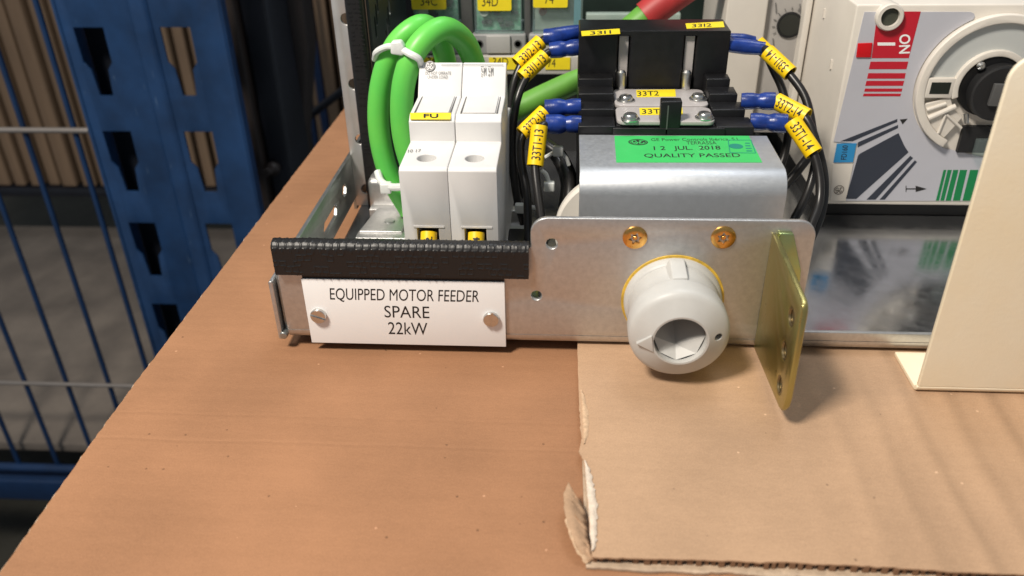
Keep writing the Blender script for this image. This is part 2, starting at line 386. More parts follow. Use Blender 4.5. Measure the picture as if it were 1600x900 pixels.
# crumpled flap at the corner
oA = [at(888, 754, 'z', 4.2), at(881, 770, 'z', 3.6), at(880, 788, 'z', 3.0), at(884, 811, 'z', 2.4), at(891, 830, 'z', 1.7), at(898, 848, 'z', .8), at(907, 863, 'z', -.6), at(920, 879, 'z', -2.6)]
oB = [at(893, 765, 'z', 2.8), at(899, 782, 'z', .8), at(895, 799, 'z', 1.5), at(903, 816, 'z', .2), at(903, 834, 'z', .6), at(910, 848, 'z', -.5), at(915, 862, 'z', -1.5), at(923, 876, 'z', -2.6)]
oC = [at(899, 776, 'z', 1.5), at(907, 796, 'z', -.6), at(906, 812, 'z', .2), at(911, 826, 'z', -.9), at(911, 840, 'z', -.5), at(917, 852, 'z', -1.4), at(919, 864, 'z', -1.6), at(926, 875, 'z', -2.6)]
oD = [at(909, 790, 'z', -.9), at(915, 804, 'z', -1.2), at(916, 818, 'z', -1.2), at(917, 832, 'z', -1.3), at(919, 845, 'z', -1.4), at(922, 856, 'z', -1.6), at(925, 866, 'z', -1.8), at(930, 875, 'z', -2.6)]
rows = [spline(q_, 4) for q_ in (oA, oB, oC, oD)]
n = len(rows[0])
vs = [p+Vector((random.gauss(0, .10), random.gauss(0, .10), random.gauss(0, .14))) for r_ in rows for p in r_]
fs = [(j*n+i, j*n+i+1, (j+1)*n+i+1, (j+1)*n+i) for j in range(3) for i in range(n-1)]
fo = MB().add(vs, fs).build('torn_flap', kraft2, sheet, sharp=14)
sm = fo.modifiers.new('thickness', 'SOLIDIFY'); sm.thickness = .35*S
fo['label'] = 'crumpled brown flap bent outwards at the corner'
# ragged raw paper along the lower part of the flap
rg_ = MB(); vs = []; fs = []; low = rows[0][12:]
for i, p in enumerate(low):
    w_ = (.35+.9*i/len(low))*random.uniform(.6, 1.3)
    vs += [p+Vector((-w_*.75, -w_*.35, -.25)), p+Vector((-.1, 0, .3*random.random())), p+Vector((w_*.5, .3*w_, .12))]
for i in range(len(low)-1): fs += [(3*i, 3*i+1, 3*i+4, 3*i+3), (3*i+1, 3*i+2, 3*i+5, 3*i+4)]
rg_.add(vs, fs).build('torn_edge', kraft_edge, sheet, sharp=20)

# ------------------------------------------------------------------ background: planks, cage, rack
k = 0
x = -985.
while x < -190:
    wd = 19+random.uniform(-3, 4)
    p = MB().box(x, x+wd, 950+random.uniform(-3, 3), 985, -362, 420).build('plank', plankm, bevel=1.5, seg=2)
    tag(p, 'narrow upright tan plank in the blurred row behind the blue rack', 'plank', 'upright planks behind the rack')
    x += wd+random.uniform(7, 12)
tag(MB().box(-1000, -150, 940, 1010, -378, -364).build('plank_rail', rackdark, bevel=2), 'dark horizontal rail under the row of tan planks', 'rail')
tag(MB().box(-1000, -170, 1012, 1016, -362, 420).build('backing_panel', mat('backing_brown', (.06, .04, .028), .8)), 'dark brown panel showing in the gaps between the planks', 'panel')
# grey pad lying in the cage
tag(MB().prism([(-1080, 450), (-330, 450), (-330, 1010), (-1080, 1010)], 'z', -480, -468).build('cardboard_pad', deckm, bevel=1), 'mottled grey cardboard pad lying on the floor of the blue cage', 'cardboard')
cage = thing('wire_cage', (-480, 430, -545), 'blue barred wire cage to the left of the perforated rack post', 'cage')
for px in (0, 1, 2, 3, -1):
    xx = -394-px*47.2
    MB().cyl((xx, 430, -485), (xx, 430, 340), 2.6, seg=12).build('bar', cageblue, cage)
for z, r_, mm in ((-74, 2.6, wirezinc), (-360, 2.3, wirezinc), (-483, 5, cageblue)):
    MB().cyl((-800, 425, z), (-330, 425, z), r_, seg=12).build('rail', mm, cage)
MB().box(-800, -330, 420, 440, -532, -500).build('bottom_tube', cageblue, cage, bevel=3)
# dark underside beam beyond
rack = thing('rack_post', (-246, 400, -700), 'blue perforated pallet rack post with two columns of teardrop slots', 'rack')
face = MB().prism(rrect(-314.5, -180, -700, 260, 3), 'y', 400, 402.2)
hole = [(-12.5, 0), (12.5, 0), (12.2, -28), (7.6, -34), (5.8, -56), (-5.8, -56), (-7.6, -34), (-12.2, -28)]
cutm = MB()
for i in range(-1, 5):
    for cx, dz in ((-290.5, 21.6), (-219, 21.6)):
        cutm.prism([(cx+a, dz-87*i+b) for a, b in hole], 'y', 395, 408)
face.build('front_plate', rackblue, rack, cut=cutm, bevel=.8, seg=2)
MB().prism([(-254, 399.8), (-250, 396.6), (-240, 396.6), (-236, 399.8)], 'z', -700, 260).build('rib', rackblue, rack, bevel=1.5)
MB().prism([(-317, 403), (-315, 399), (-312, 398.4), (-312, 402), (-314, 404), (-314, 460), (-317, 460)], 'z', -700, 260).build('side_plate', rackblue, rack, bevel=1)
MB().prism([(-180, 400.6), (-178.5, 401.6), (-178.5, 412), (-180, 412)], 'z', -700, 260).build('side_plate', rackblue, rack, bevel=.6)
MB().box(-313, -256, 432, 434, -700, 260).build('inner_web', rackdark, rack)
# second, dark post and brown beam behind the blue one
dk = thing('dark_upright', (-150, 470, -700), 'unlit near-black steel upright just right of the blue rack post', 'post')
MB().box(-208, -196, 470, 540, -700, 420).build('flange', browndark, dk, bevel=2)
MB().box(-195, -171, 480, 540, -700, 420).build('web', rackdark, dk, bevel=3)
tag(MB().prism([(-192, -700), (-178, -700), (-178, -130), (-158, -30), (-158, 420), (-192, 420)], 'y', 542, 575).build('brown_column', browndark, bevel=3), 'dark brown column between the near-black upright and the pale planks', 'column')
tag(MB().box(-189, -186.5, 534, 540.5, -700, -95).build('blue_strut', cageblue, bevel=1), 'thin blue strut standing beside the dark brown column', 'strut')
for xx, wd in ((-256, 6), (-240, 8)):
    tag(MB().box(xx-30, xx-30+wd, 900, 915, -378, 420).build('blue_bar', cageblue, bevel=2), 'blurred dark blue bar in front of the pale planks', 'bar', 'blue bars in front of the planks')
p0, p1 = at(455, 203, 'y', 620), at(540, 138, 'y', 620)
tag(MB().cyl(p0, p1, 4.5, seg=12).build('diagonal_rod', rackdark), 'dark rod crossing diagonally over the pale planks', 'rod')
tag(MB().lathe([(0, 6), (8, 7), (12, 4), (26, 4)], at(430, 262, 'y', 480), (0, -1, .2)).build('bolt', browndark, bevel=.5), 'dull brownish bolt on the dark upright close to the cardboard edge', 'bolt')

# ================================================================== DRAWER TRAY
tray = thing('drawer_tray', (110, 60, 0), 'galvanised steel drawer unit with raised front plate, resting on the cardboard', 'tray')
XR = 345
# front sheet: wall, quarter-round bottom, and floor underside
fw = MB()
R_ = 4.5
outline = [(-9, R_), (XR, R_), (XR, 8.2), (178, 8.2)] + [(177.6, 9)] + arcpts(177.6-6, 52.1-6, 6, 0, 90, 8) + arcpts(82.2+6, 52.1-6, 6, 90, 180, 8) + [(82.2, 41), (80.9, 40), (-7, 40), (-9, 36)]
hc = MB()
for (hx, hz, hr) in ((89.5, 42.3, 2.0), (84.2, 21.4, 1.9)): hc.cyl((hx, -4, hz), (hx, 6, hz), hr, seg=20)
fw.prism(outline, 'y', 0, 1.8).build('front_wall', galv, tray, bevel=.35, cut=hc)
prof = [(R_-R_*math.cos(math.radians(a)), R_-R_*math.sin(math.radians(a))) for a in range(0, 91, 10)]
prof2 = [(R_-(R_-1.7)*math.cos(math.radians(a)), R_-(R_-1.7)*math.sin(math.radians(a))) for a in range(90, -1, -10)]
MB().prism(prof+prof2, 'x', -9, XR).build('bottom_bend', galv, tray)
flr = MB().prism([(-6.8, 4.6), (XR, 4.6), (XR, 262), (-6.8, 262)], 'z', .2, 2)
flr.build('floor_sheet', floor_steel, tray)
# left side wall with slots, and the folded flange in front of it
sl = MB()
for (ya, yb, za, zb) in ((58, 82, 13.5, 19), (92, 101, 15.5, 21)):
    sl.prism([(ya+2.5, za), (yb-2.5, za), (yb, (za+zb)/2), (yb-2.5, zb), (ya+2.5, zb), (ya, (za+zb)/2)], 'x', -14, -4)
MB().prism([(1.8, 4), (60, 4), (60, 6.5), (114, 6.5), (114, 0.2), (262, .2), (262, 29), (1.8, 29)], 'x', -10.4, -8.8).build('side_wall', galv_dark, tray, cut=sl, bevel=.2)
MB().prism(rrect(-12.6, -11.0, .8, 25.8, .7), 'y', -1.0, 10).build('side_flange', galv, tray, bevel=.3)
MB().cyl((-10.5, -1.6, 2.6), (-10.5, 6, 2.6), 1.5, seg=14).build('rivet', galv_dark, tray, bevel=.4)
# back wall and cross frame
MB().box(0, XR, 262, 264, 0, 150).build('back_plate', darkgreen, tray)
# black rubber edging over the front wall
def uprof(y0, y1, z0, z1, r, n=6):
    return arcpts(y1-r, z1-r, r, 0, 90, n)+arcpts(y0+r, z1-r, r, 90, 180, n)+[(y0, z0), (y1, z0)]
tb = MB(); nseg = 430; vs = []; fs = []
prof = uprof(-2.6, 4.0, 29.6, 42.3, 2.9, 12)
fr = [(-2.6, 29.6+.35*k) for k in range(1, 28)]                     # finer steps up the front face
pr = prof[:-2]+[(-2.6, z) for (y, z) in reversed(fr)]+[(-2.6, 29.6), (4.0, 29.6)]; n = len(pr); run = [0.]
for k in range(1, n): run.append(run[-1]+math.dist(pr[k], pr[k-1]))
cy_, cz_ = .7, 37.
for i in range(nseg+1):
    xx = -8.6+(81.6+8.6)*i/nseg; d = .18*noise.noise(Vector((xx*.12, 0, 0)))+.10*noise.noise(Vector((xx*.8, 3, 0)))
    for k, (a, b) in enumerate(pr):
        nv_ = Vector((a-cy_, 0, b-cz_)).normalized() if b > 39.3 else Vector((-1 if a < 0 else 1, 0, 0))
        e = 0
        if 2.5 < run[k] < 21 and a < 2.6:
            row = int(run[k]/2.3); u = ((xx+row*1.1)/2.7) % 1; col_ = int((xx+row*1.1)//2.7); v_ = (run[k]/2.3) % 1
            edge = min(u, 1-u)*2.7 < .32 or (min(v_, 1-v_)*2.3 < .32 and .12 < u < .88)
            lim = .9 if b > 38.6 else .45
            if edge and noise.cell(Vector((col_*1.7, row*2.3, 0.5)))*.5+.5 < lim: e = .17 if b > 38.6 else .2
        vs.append((xx, a+nv_.x*e, b+nv_.z*e+d*(1 if b > 30 else 0)))
fs = [(i*n+k, i*n+(k+1) % n, (i+1)*n+(k+1) % n, (i+1)*n+k) for i in range(nseg) for k in range(n)]+[tuple(range(n)), tuple(range(nseg*n+n-1, nseg*n-1, -1))]
tb.add(vs, fs).build('edge_trim', rubber, tray, sharp=50)
# gold countersunk screws in the front plate
for (cx, cz, rot) in ((117.7, 45.2, .2), (147.2, 45.7, .6)):
    star = MB(); star.prism([(cx+(2.4 if k % 2 == 0 else 1.4)*math.cos(rot+k*math.pi/6), cz+(2.4 if k % 2 == 0 else 1.4)*math.sin(rot+k*math.pi/6)) for k in range(12)], 'y', -3, 0.4)
    sc = MB().lathe([(0, 4.2), (.45, 4.1), (.75, 3.6), (.9, 2.6)], (cx, -.02, cz), (0, -1, 0)).build('screw', brass, tray, cut=star, sharp=30)
    MB().lathe([(0, .85), (.25, .6)], (cx, -.35, cz), (0, -1, 0), seg=12).build('drive_pin', brass, sc)
# nameplate
npb = MB().box(0.2, 72.8, -.7, -.02, .4, 28.9).build('nameplate', mat('black_laminate', (.012, .012, .014), .35), tray)
MB().box(0, 73, -1.5, -.72, -.1, 27.5).build('white_face', whitel, npb, bevel=.12)
tx = MB()
text_px(tx, 'EQUIPPED MOTOR FEEDER', (516, 471.5), (748, 475.5), (515, 450), 'y', -1.55)
text_px(tx, 'SPARE', (601, 496), (671, 497.5), (600, 477.5), 'y', -1.55)
text_px(tx, '22kW', (607, 522), (668, 523.5), (606, 503), 'y', -1.55)
tx.build('lettering', ink, npb)
for (cx, cz, an) in ((4.4, 12.3, -20), (67.9, 12.3, 78)):
    a = math.radians(an); dx, dz = math.cos(a), math.sin(a); q = 3.6; h = .42
    slot = MB().prism([(cx+dx*q-dz*h, cz+dz*q+dx*h), (cx-dx*q-dz*h, cz-dz*q+dx*h), (cx-dx*q+dz*h, cz-dz*q-dx*h), (cx+dx*q+dz*h, cz+dz*q-dx*h)], 'y', -6, -2.5)
    MB().lathe([(0, 2.9), (1.15, 2.95), (1.5, 2.7), (1.58, 1.2)], (cx, -1.5, cz), (0, -1, 0), seg=32).build('screw', screwm, npb, cut=slot, sharp=40)

# din rail with clip plates at the left of the floor
dr = thing('mounting_rail', (36, 84, 2), 'short bare steel mounting rail under the white fuse holder', 'rail')
MB().prism([(66, 9.2), (72.5, 9.2), (72.5, 4), (95, 4), (95, 9.2), (101, 9.2), (101, 8.0), (96.2, 8), (96.2, 2.6), (71.3, 2.6), (71.3, 8), (66, 8)], 'x', 2, 76).build('rail_strip', galv, dr, bevel=.3)
MB().prism([(2.5, 71), (6, 96), (22, 96), (22, 71)], 'z', 4.2, 10).build('bent_tongue', galv, dr, bevel=.6)
MB().lathe([(0, 2.4), (.6, 2.4), (.7, 1.2)], (14.6, 81, 10), (0, 0, 1), seg=20).build('dimple', galv_dark, dr)
MB().box(3, 34, 60, 70, 2.2, 6).build('foot', galv, dr, bevel=.5)
MB().box(1, 40, 100, 112, 2.2, 22).build('stop_bracket', galv, dr, bevel=2.5)

# ================================================================== PERFORATED FRAME POST (left)
post = thing('perforated_frame', (0, 118, 2), 'pale perforated steel frame post with black rubber edging at the tray corner', 'frame')
nt_ = MB()
for z in (11, 36.5, 63, 92, 120): nt_.cyl((-3.3, 110, z), (-3.3, 120, z), 2.5, seg=18)
MB().box(-9.2, -2.7, 114, 115.6, 2.1, 150).build('flange', mat('pale_galvanised', (.62, .60, .58), .42, .75, var=.1, vscale=.08), post, cut=nt_, bevel=.3)
sl = MB()
for i in range(9):
    y0 = 124+i*4.2; z0 = 86+i*4.6
    for s_ in (0, 1):
        sl.prism([(y0+a, z0-s_*34+b) for a, b in arcpts(0, 3.5, 1.5, 0, 180, 6)+arcpts(0, -3.5, 1.5, 180, 360, 6)], 'x', 4, 12)
MB().prism([(116, 2.1), (200, 2.1), (200, 150), (116, 150)], 'x', 5.6, 7).build('web', mat('dark_web', (.05, .06, .058), .4, .5), post, cut=sl)
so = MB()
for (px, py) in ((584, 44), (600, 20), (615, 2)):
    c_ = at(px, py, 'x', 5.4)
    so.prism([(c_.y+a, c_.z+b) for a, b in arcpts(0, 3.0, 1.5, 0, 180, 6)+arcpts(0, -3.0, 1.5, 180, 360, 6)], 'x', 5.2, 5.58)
so.build('slot_glints', mat('pale_slot_glint', (.62, .54, .48), .4, .6), post)  # pale ovals paint the bright glints of the slots
et = MB().prism([(a, b) for a, b in rrect(-2.9, 5.2, 111.0, 117.8, 2)], 'z', 2.2, 150)
z = 4.
while z < 148:
    for q in range(3):
        if random.random() < .62:
            xx = -1.2+q*2.0+random.uniform(-.3, .3); et.box(xx, xx+random.uniform(1., 1.7), 110.75, 111.3, z, z+.45)
    z += random.uniform(1.5, 2.4)
et.build('edge_trim', rubber, post)

# ================================================================== GREEN CABLES
c1 = thing('green_cable', (20, 95, 2), 'thick green looped cable on the outside, nearest the black edging', 'cable', 'green looped cables')
def atp(L): return [at(*p) for p in L]
ca = [(640, 330, 'y', 88), (607, 270, 'y', 88), (592, 200, 'y', 88), (596, 130, 'y', 88), (618, 72, 'y', 89), (655, 41, 'y', 93), (680, 52, 'y', 104), (694, 85, 'y', 112), (702, 130, 'y', 116)]
MB().tube(atp(ca), 4.7, seg=24).build('jacket', greenw, c1)
c2 = thing('green_cable', (30, 85, 2), 'thick green looped cable on the inside, touching the white fuse holder', 'cable', 'green looped cables')
cb = [(676, 330, 'y', 80), (645, 265, 'y', 78), (629, 200, 'y', 77), (631, 130, 'y', 77), (652, 75, 'y', 80), (690, 45, 'y', 88), (723, 62, 'y', 98), (741, 100, 'y', 104), (752, 150, 'y', 106)]
MB().tube(atp(cb), 4.8, seg=24).build('jacket', greenw, c2)
t = thing('cable_tie', at(622, 76, 'y', 76), 'white nylon cable tie strapped round both green loops near their top', 'cable tie')
MB().tube(atp([(586, 92, 'y', 88), (589, 81, 'y', 84), (606, 73, 'y', 82), (622, 75, 'y', 78), (640, 84, 'y', 72.5), (655, 93, 'y', 73), (658, 106, 'y', 78)]), 1.5, flat=.9, seg=10).build('strap', nylon, t)
hp = at(622, 74, 'y', 76.2)
hb = MB().prism([(hp.x-2.9, hp.z-2.2), (hp.x-2.4, hp.z+2.6), (hp.x+1.6, hp.z+2.9), (hp.x+2.9, hp.z+.6), (hp.x+2.2, hp.z-3.0)], 'y', hp.y-2.4, hp.y+2.2).build('head', nylon, t, bevel=.8)
t = thing('cable_tie', at(605, 290, 'y', 80), 'white nylon cable tie at the foot of the green loops beside the fuse holder', 'cable tie')
MB().tube(atp([(590, 268, 'y', 84), (596, 284, 'y', 80), (612, 292, 'y', 77), (632, 292, 'y', 73), (648, 294, 'y', 76)]), 1.7, seg=10).build('strap', nylon, t)
hp = at(604, 293, 'y', 78)
MB().box(hp.x-2.6, hp.x+2.2, hp.y-2, hp.y+2, hp.z-2.4, hp.z+2.4).build('head', nylon, t, bevel=.7)

# ================================================================== FUSE HOLDER
fh = thing('fuse_holder', (52.3, 56, 2), 'white two-module fuse holder with yellow FU sticker beside the green cables', 'fuse holder')
fprof = [(18, 3), (18, 61.2), (19.2, 62.2), (42.8, 62.6), (43.1, 70.4), (46.3, 72.4), (65.8, 72.8), (68.0, 75.8), (71.5, 80.0), (75.5, 83.6), (77, 83.2), (77.5, 60), (104, 58), (104, 10), (60, 10), (60, 3)]
for i, x0 in enumerate((34.7, 52.25)):
    x1 = x0+17.35; cx = (x0+x1)/2
    ct = MB().cyl((cx, 27.6, 55.5), (cx, 27.6, 64), 3.5, seg=28)
    wx = (39.6, 47.6) if i == 0 else (57.2, 65.2)
    ct.box(wx[0], wx[1], 16, 26, 24, 38.6)
    md = MB().prism(fprof, 'x', x0, x1).build('module', greyp, fh, bevel=.45, cut=ct, angle=22)
    MB().lathe([(0, 3.3), (1.2, 3.3), (1.25, 0.1)], (cx, 27.6, 55.6), (0, 0, 1), seg=24).build('terminal_screw', galv_dark, md, cut=MB().box(cx-4, cx+4, 27.1, 28.1, 56.2, 60))
    MB().box(wx[0]+.1, wx[1]-.1, 25, 25.9, 24.2, 38.4).build('terminal_recess', blackm, md)
    MB().box(wx[0]-1.2, wx[1]+2.2, 17.75, 17.95, 38.9, 39.6).build('window_lip', greyp, md)
    gr = MB()
    for gx in (x0+1.9, x1-1.9): gr.box(gx-.16, gx+.16, 46.5, 65.5, 72.4, 72.98)
    gr.build('groove', mat('groove_grey', (.14, .13, .125), .7), md)
    # pull lever with its own slightly raised face
    MB().prism([(46.8, 72.3), (65.6, 72.75), (65.7, 73.25), (46.5, 72.95)], 'x', x0+2.5, x1-2.5).build('lever', greyp, md, bevel=.2)
fb = MB().prism3([at(641, 176.8, 'y', 46.6), at(705, 176.8, 'y', 46.6), at(704, 187, 'y', 43.1), at(641, 187, 'y', 43.1)], (0, -.16, .22)).build('sticker', yell, fh, bevel=.08)
text_quad(MB(), 'FU', at(662, 184.8, 'y', 43.7), at(685, 184.8, 'y', 43.7), at(662, 178.6, 'y', 45.9), .02, (0, -.25, .34)).build('lettering', ink, fb)
def onface(px, py):     # the tilted top face of the modules
    y = 72.
    for k in range(25):
        q = at(px, py, 'y', y); y = .5*y+.5*(68+(q.z-75.8)/(83.6-75.8)*7.5)
    return at(px, py, 'y', y)+Vector((0, -.55, .5))
gx_ = mat('grey_ink', (.16, .155, .15), .6)
pm = MB(); pn = MB()
for s_, x0, x1, y0, y1 in (('DO NOT OPERATE', 665, 705, 113, 118), ('UNDER LOAD', 668, 700, 119, 124)):
    text_quad(pm, s_, onface(x0, y1), onface(x1, y1), onface(x0, y0))
text_quad(pm, '10 17', at(637, 238, 'z', 62.75), at(657, 237, 'z', 62.75), at(638, 233.5, 'z', 62.8))
for (a, b) in (((690, 103.5), (720, 103.3)), ((722, 103.2), (787, 103.5))):
    p, q = onface(*a), onface(*b); (pm if a[0] < 721 else pn).prism3([p, q, q+Vector((0, 0, .25)), p+Vector((0, 0, .25))], (0, -.02, 0))
for xx in (752, 763):
    for (a, b) in (((xx, 106), (xx+4, 106)), ((xx+5, 107), (xx+6, 114)), ((xx, 107), (xx+1, 114)), ((xx+1, 114), (xx+5, 114)), ((xx+4, 107), (xx+4, 120)), ((xx+7, 106), (xx+7, 119))):
        p, q = onface(*a), onface(*b); d = Vector((.22, 0, 0)) if abs(p.x-q.x) < abs(p.z-q.z) else Vector((0, 0, .22)); pn.prism3([p, q, q+d, p+d], (0, -.02, 0))
    text_quad(pn, '2' if xx < 760 else '4', onface(xx-.5, 121), onface(xx+2.5, 121), onface(xx-.5, 116))
pm.build('lettering', gx_, fh); pn.build('diagram', gx_, fh)

# wires entering the fuse holder, with yellow numbered sleeves
for i, (cx, num) in enumerate(((43.6, '-2'), (61.2, '0-4'))):
    wv = thing('marked_wire', (cx, 12, 2), ('black wire with yellow sleeve ending in -2 in the left fuse holder terminal', 'black wire with yellow sleeve ending in 0-4 in the right fuse holder terminal')[i], 'wire')
    MB().tube([(cx, 24, 33), (cx, 16, 32), (cx, 11, 26), (cx, 9, 14), (cx, 20, 5)], 1.9).build('insulation', wireb, wv)
    p0, p1 = Vector((cx+.2, 10.0, 25.5)), Vector((cx+.2, 18.5, 36.8))
    sv = MB().lathe([(0, 2.5), (0, 3.0), (14, 3.0), (14, 2.5)], p0, p1-p0).build('marker_sleeve', yel, wv)
    text_tube(MB(), num, p0+(p1-p0)*.32, p0+(p1-p0)*.92, 3.05, 2.6).build('lettering', ink, sv)

# ================================================================== MOTOR COVER (box with sticker)
cv = thing('bracket_cover', (135, 38, 2), 'bent satin steel cover box carrying the green quality sticker', 'cover')
R2 = 8
op = [(18, 3), (18, 60.4-R2)]+[(18+R2-R2*math.cos(math.radians(a)), 60.4-R2+R2*math.sin(math.radians(a))) for a in range(10, 91, 10)]+[(57.6, 60.4), (57.6, 58.4)]
op += [(18+R2-(R2-2)*math.cos(math.radians(a)), 60.4-R2+(R2-2)*math.sin(math.radians(a))) for a in range(90, -1, -10)]+[(20, 3)]
MB().prism(op, 'x', 98.8, 171.0).build('shell', alu, cv, bevel=.25, sharp=25)
MB().box(99.6, 101, 20.5, 57, 3, 58).build('side_plate', galv_dark, cv)
MB().box(168.6, 170, 20.5, 57, 3, 58).build('side_plate', galv_dark, cv)
zs = 60.43
st = MB().prism3([at(960, 212.6, 'z', zs), at(1170, 212.6, 'z', zs), at(1191, 254, 'z', zs), at(963, 254, 'z', zs)], (0, 0, .1)).build('sticker', stick, cv)
zt = zs+.13; tm = MB()
text_px(tm, 'GE Power Controls Ibérica, S.L.', (1018, 221), (1159, 220), (1017, 216), 'z', zt)
text_px(tm, 'TERRASSA', (1073, 225.8), (1120, 225.5), (1072, 220.8), 'z', zt)
text_px(tm, '1 2   JUL.  2018', (1022, 236.5), (1127, 235.5), (1021, 228.5), 'z', zt, .012)
text_px(tm, 'QUALITY PASSED', (1007, 247), (1158, 246.5), (1006, 240), 'z', zt, .008)
tm.build('lettering', ink, st)
sm_ = MB()
sq = [at(1137, 218.5, 'z', zt), at(1174, 218.5, 'z', zt), at(1181.5, 239.5, 'z', zt), at(1140, 239, 'z', zt)]
for i in range(4):
    a, b = sq[i], sq[(i+1) % 4]; cc = (sq[0]+sq[1]+sq[2]+sq[3])/4
    sm_.prism3([a, b, b+(cc-b)*.07, a+(cc-a)*.07], (0, 0, .04))
o0 = at(1150, 228.5, 'z', zt); sm_.lathe([(0, 2.6), (.04, 2.6)], o0, (0, 0, 1), seg=24)
for (a, b) in (((1164, 223), (1171, 223)), ((1164, 227), (1172, 227)), ((1165, 231), (1174, 231)), ((1166, 235), (1175, 235))):
    p, q = at(*a, 'z', zt), at(*b, 'z', zt); sm_.prism3([p, q, q+Vector((0, -1, 0)), p+Vector((0, -1, 0))], (0, 0, .04))
sm_.build('stamp_mark', stamp, st)
def logo(parent, c, n, up, rx, ry, ring, inner, disc=True):
    """round script monogram: disc (or ring) with two looping letters"""
    n, up, c = Vector(n).normalized(), Vector(up).normalized(), Vector(c); rt = up.cross(n)
    P = lambda u, v, h=0: c+rt*(u*rx)+up*(v*ry)+n*h
    mb = MB(); N_ = 40
    r_in = 0 if disc else .84
    out = [P(math.cos(2*math.pi*k/N_), math.sin(2*math.pi*k/N_)) for k in range(N_)]
    if disc: mb.add(out, [tuple(range(N_))])
    else: mb.add(out+[P(r_in*math.cos(2*math.pi*k/N_), r_in*math.sin(2*math.pi*k/N_)) for k in range(N_)], [(k, (k+1) % N_, N_+(k+1) % N_, N_+k) for k in range(N_)])
    lo_ = mb.build('logo', ring, parent)
    def stroke(mb, pts, w_):
        q = [Vector((a, b, 0)) for a, b in pts]; q = spline([tuple(v) for v in q], 6); vs = []
        for i, p in enumerate(q):
            t_ = (q[min(i+1, len(q)-1)]-q[max(0, i-1)]).normalized(); nn = Vector((-t_.y, t_.x, 0))*w_
            vs += [P(p.x+nn.x, p.y+nn.y, .04), P(p.x-nn.x, p.y-nn.y, .04)]
        mb.add(vs, [(2*i, 2*i+1, 2*i+3, 2*i+2) for i in range(len(q)-1)])
    s_ = MB(); wv = .075
    stroke(s_, [(-.15, .15), (-.3, .45), (-.55, .35), (-.6, -.05), (-.4, -.25), (-.15, .0), (-.1, -.35), (-.3, -.6), (-.5, -.5)], wv)
    stroke(s_, [(.55, .35), (.35, .5), (.15, .3), (.3, .05), (.1, -.2), (.25, -.5), (.5, -.4), (.6, -.1)], wv)
    s_.add([P(.8*math.cos(2*math.pi*k/N_), .8*math.sin(2*math.pi*k/N_), .04) for k in range(N_)]+[P(.86*math.cos(2*math.pi*k/N_), .86*math.sin(2*math.pi*k/N_), .04) for k in range(N_)], [(k, (k+1) % N_, N_+(k+1) % N_, N_+k) for k in range(N_)]) if disc else None
    s_.build('monogram', inner, lo_)
logo(fh, onface(672, 104.5), (0, -.74, .68), (0, .68, .74), 2.1, 2.3, gx_, greyp)
logo(st, at(997, 222, 'z', zt), (0, 0, 1), (0, 1, 0), 3.7, 3.3, ink, stick)
# cream disc of the mechanism inside the cover, peeking out at its left
tag(MB().lathe([(0, 22.4), (1, 23), (4, 23), (5, 22)], (113, 34, 32), (0, -1, 0), seg=64).build('coupling_disc', creamp), 'cream plastic disc peeking out at the left of the steel cover box', 'disc')

# ================================================================== ROTARY KNOB
kc = Vector((132.2, 0, 20.7))
kn = thing('rotary_knob', (132.2, -12, 4), 'pale grey rotary knob with square socket sticking out of the steel front plate', 'knob')
MB().lathe([(0.02, 18.0), (.35, 17.9), (.4, 15)], kc, (0, -1, 0), seg=72).build('stained_rim', stain, kn)
MB().lathe([(.3, 17.1), (2.6, 17.0), (3.6, 16.4), (4.2, 15.4), (4.2, 10)], kc, (0, -1, 0), seg=72).build('collar', knobm, kn)
kcut = MB().lathe([(-30, 8.75), (-2.5, 8.2)], kc, (0, 1, 0), seg=40)
kcut.cyl(kc+Vector((12.4, -30, .9)), kc+Vector((12.4, -19, .9)), 1.35, seg=18)
MB().lathe([(.3, 15.6), (4.0, 15.9), (8, 15.8), (12, 16.0), (13.4, 16.3), (14.4, 16.6), (15, 16.7), (20.4, 16.75), (21.6, 16.5), (22.5, 15.8), (23.2, 14.6), (24.8, 11.6), (25.7, 9.9), (26.0, 9.3), (25.8, 7)], kc, (0, -1, 0), seg=96).build('cap', knobm, kn, cut=kcut, sharp=28)
ins = MB()
rim = [kc+Vector((8.7*math.cos(a), -25.4, 8.7*math.sin(a))) for a in [2*math.pi*k/48 for k in range(48)]]
q0, q1 = kc+Vector((-.6, -3.4, 1)), kc+Vector((-.6, -20.5, -5.0))
rdeep = [kc+Vector((8.1*math.cos(a), -3.2, 8.1*math.sin(a))) for a in [2*math.pi*k/48 for k in range(48)]]
ins.add(rim+rdeep, [(k, (k+1) % 48, 48+(k+1) % 48, 48+k) for k in range(48)]+[tuple(range(48, 96))])
ins.build('socket_wall', knobm, kn, sharp=20)
W_ = [kc+Vector(v) for v in ((-8.5, -22.2, -.6), (-6.2, -23.6, -6.0), (-.6, -24.4, -8.5), (6.0, -23.6, -6.2), (8.5, -22.2, -.4), (-7.6, -3.4, 4), (7.4, -3.4, 4))]
MB().add([q0, q1]+W_, [(0, 7, 2), (0, 2, 1), (2, 3, 1), (3, 4, 1), (4, 5, 1), (5, 6, 1), (6, 0, 1), (6, 8, 0)]).build('socket_wedge', knobm, kn, sharp=8)
# raised arrow on the face
tri = [at(994, 536, 'y', -24.2), at(1018.5, 523.5, 'y', -26.0), at(1021, 549.5, 'y', -25.6)]
MB().prism3([p+Vector((0, 1.6, 0)) for p in tri], (0, -2.2, 0)).build('pointer', knobm, kn, bevel=.2)
# rib on top of the neck
MB().prism3([kc+Vector((-4.6, -2.6, 14)), kc+Vector((-2.6, -2.6, 18.0)), kc+Vector((2.4, -2.6, 18.2)), kc+Vector((2.9, -2.6, 13))], (0, -11.5, -1.0)).build('rib', knobm, kn, bevel=.5)

